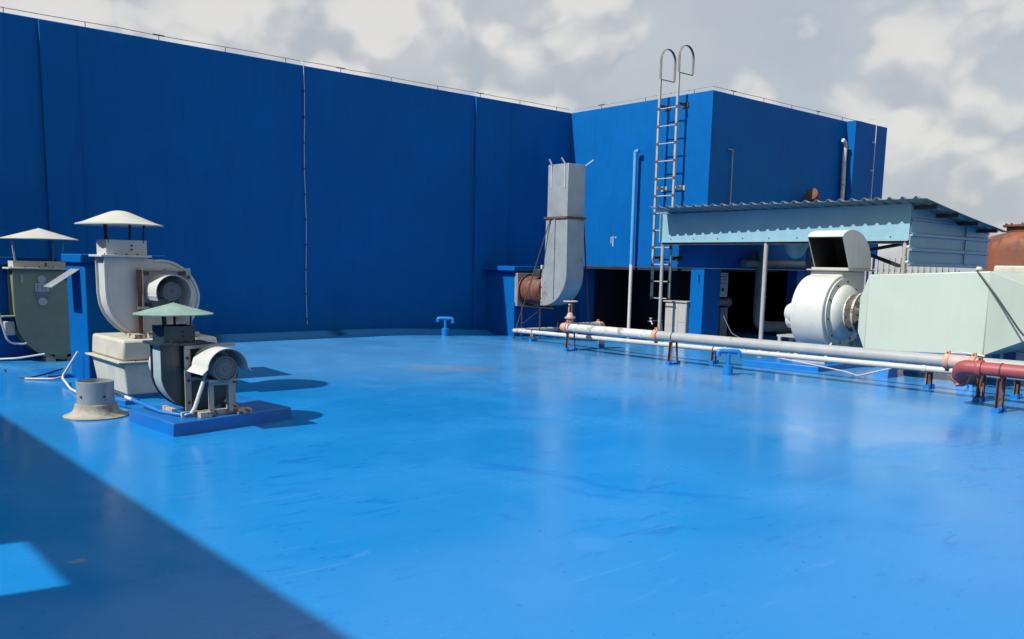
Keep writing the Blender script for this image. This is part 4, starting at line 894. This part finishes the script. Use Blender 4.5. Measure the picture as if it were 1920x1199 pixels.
tag(MB().hexa([(12.0, 6.86, -.02), (13.7, 6.86, -.02), (13.7, 8.1, -.02), (11.86, 8.1, -.02), (12.0, 6.86, .08), (13.7, 6.86, .08), (13.7, 8.1, .08), (11.86, 8.1, .08)]).build('plinth', M_BLUE2, bevel=.008), 'long low blue plinth under the big white blower', 'plinth')

# ------------------------------------------------------------------ mint box
HX = thing('filter_box', (12.9, 5.5, .4), 'large pale mint green box with tapered ends behind the grey pipes', 'duct box')
hx0, hx1, hz0, hz1 = 12.30, 13.50, .385, 1.475
zr_ = .0
def ring4(x0_, x1_, y, z0_, z1_): return [(x0_, y, z0_), (x1_, y, z0_), (x1_, y, z1_), (x0_, y, z1_)]
def loft(b, rings):
    R_ = [[b.bm.verts.new(p_) for p_ in r_] for r_ in rings]
    for p_, q_ in zip(R_, R_[1:]):
        for i in range(4): b.bm.faces.new((p_[i], p_[(i + 1) % 4], q_[(i + 1) % 4], q_[i]))
    b.bm.faces.new(R_[0][::-1]); b.bm.faces.new(R_[-1]); return b
ya, yb = 6.33, 4.68
MB().hexa([(hx0, yb, .425), (hx1, yb, .425), (hx1, ya, .365), (hx0, ya, .365), (hx0, yb, 1.535), (hx1, yb, 1.535), (hx1, ya, 1.455), (hx0, ya, 1.455)]).build('box_body', M_MINT, HX, bevel=.012)
loft(MB(), [ring4(hx0 + .004, hx1 - .004, ya + .001, .369, 1.451), ring4(12.37, 13.43, ya + .15, .62, 1.12)]).build('inlet_taper', M_MINT, HX, bevel=.006)
loft(MB(), [ring4(hx0 + .004, hx1 - .004, yb - .001, .429, 1.531), ring4(12.58, 13.12, yb - .52, .70, 1.30)]).build('outlet_taper', M_MINT, HX, bevel=.006)
MB().lathe((fcx, ya + .14, fcz), (0, 1, 0), [(0, .25), (.05, .25), (.05, .24)], 36).build('inlet_spigot', M_MINT, HX)
for k in range(2): MB().box((12.52, 4.075 - k * .06, .64), (13.18, 4.105 - k * .06, 1.36)).build('flange', M_RUSTY if k else M_LGREY, HX)
for y, x in ((6.0, 12.38), (4.86, 12.42), (6.0, 13.3), (4.86, 13.3)):
    hh = .363 if y > 5.5 else .418
    MB().hexa([(x - .16, y - .10, -.01), (x + .14, y - .10, -.01), (x + .14, y + .12, -.01), (x - .16, y + .12, -.01), (x - .10, y - .09, .24), (x + .12, y - .09, .24), (x + .12, y + .10, .24), (x - .10, y + .10, .24)]).build('pier', M_BLUE2, HX, bevel=.006)
    MB().box((x - .06, y - .05, .24), (x + .06, y + .06, hh)).build('pier_top', M_BLUE2, HX)
MB().box((12.36, 4.5, .345), (12.44, 6.2, .362)).build('skid_rail', M_DARK, HX)
pipe_thing('cable', bend([(12.36, 4.86, 1.54), (12.29, 4.85, 1.54), (12.24, 4.55, 1.20), (12.20, 4.2, .75), (12.2, 3.6, .3)], .1), .012, M_CABLE, 'black cable hanging from the top of the mint green box', 'cable')
tag(MB().lathe((12.38, 4.86, 1.54), (0, 0, 1), [(0, .04), (.02, .045), (.05, .03), (.055, 0)], 12).build('cable_gland', M_CREAM), 'small cream knob on top of the mint green box holding the cable', 'knob')
pipe_thing('cable', bend([(12.25, 5.0, .36), (11.4, 4.75, .50), (11.1, 4.45, .55), (10.96, 4.15, .54)], .08), .010, M_CONDUIT, 'white and black cable resting on the thick pipe by the orange joint', 'cable')
pipe_thing('conduit', bend([(12.1, 7.6, .14), (12.05, 7.0, .1), (11.86, 6.35, .07), (11.9, 6.2, .03)], .05), .009, M_PIPES, 'white conduit lying along the floor in front of the big blower plinth')
pipe_thing('rod', [(11.9, 6.2, .02), (12.0, 5.75, .17)], .014, M_GREY, 'short grey rod leaning between the floor and the blue pier', 'rod')
DB = thing('duct_box', (13.8, 4.6, 0), 'second pale box standing behind the mint green one at the right edge', 'duct box')
MB().box((13.62, 3.4, .4), (14.5, 5.15, 1.62)).build('box_body', M_CREAM, DB, bevel=.02)
for y in (3.6, 4.9): MB().box((13.8, y - .1, -.01), (14.2, y + .1, .4)).build('pier', M_BLUE2, DB)

# ------------------------------------------------------------------ background: slatted fence, rusty tank
FN = thing('slatted_fence', (18.6, 8, 0), 'pale grey slatted fence seen under the shed side', 'fence')
fm = MB().box((0, 0, 0), (.03, .065, 1.80)).build('slat', M_CAB, FN); 
# slats share one mesh, placed along the fence line
fm.data.transform(Matrix.Translation(FN.location))
for i in range(1, 18):
    c = fm.copy(); COL.objects.link(c); c.parent = FN; c.location = (0, 1.9 - i * .125, 0)
fm.location = (0, 1.9, 0)
MB().box((18.632, 7.7, 1.5), (18.67, 9.98, 1.56)).build('rail', M_GREY, FN); MB().box((18.632, 7.7, .4), (18.67, 9.98, .46)).build('rail', M_GREY, FN)
TK = thing('tank', (19.5, 6.6, 0), 'rust orange domed steel tank beyond the shed at the right edge', 'tank')
MB().lathe((19.5, 6.75, 0), (0, 0, 1), [(0, .85), (1.95, .85), (2.07, .84), (2.18, .79), (2.26, .68), (2.31, .50), (2.33, .42)], 48).build('shell', M_RUSTTANK, TK)
MB().lathe((19.5, 6.75, 0), (0, 0, 1), [(2.30, .42), (2.44, .42), (2.44, .49), (2.48, .49), (2.48, 0)], 32).build('manhole_flange', M_RUST, TK)
for i in range(12):
    a = 2 * PI * i / 12; MB().lathe((19.5 + .44 * math.cos(a), 6.75 + .44 * math.sin(a), 2.48), (0, 0, 1), [(0, .02), (.03, .02), (.03, 0)], 6).build('bolt', M_RUST, TK)
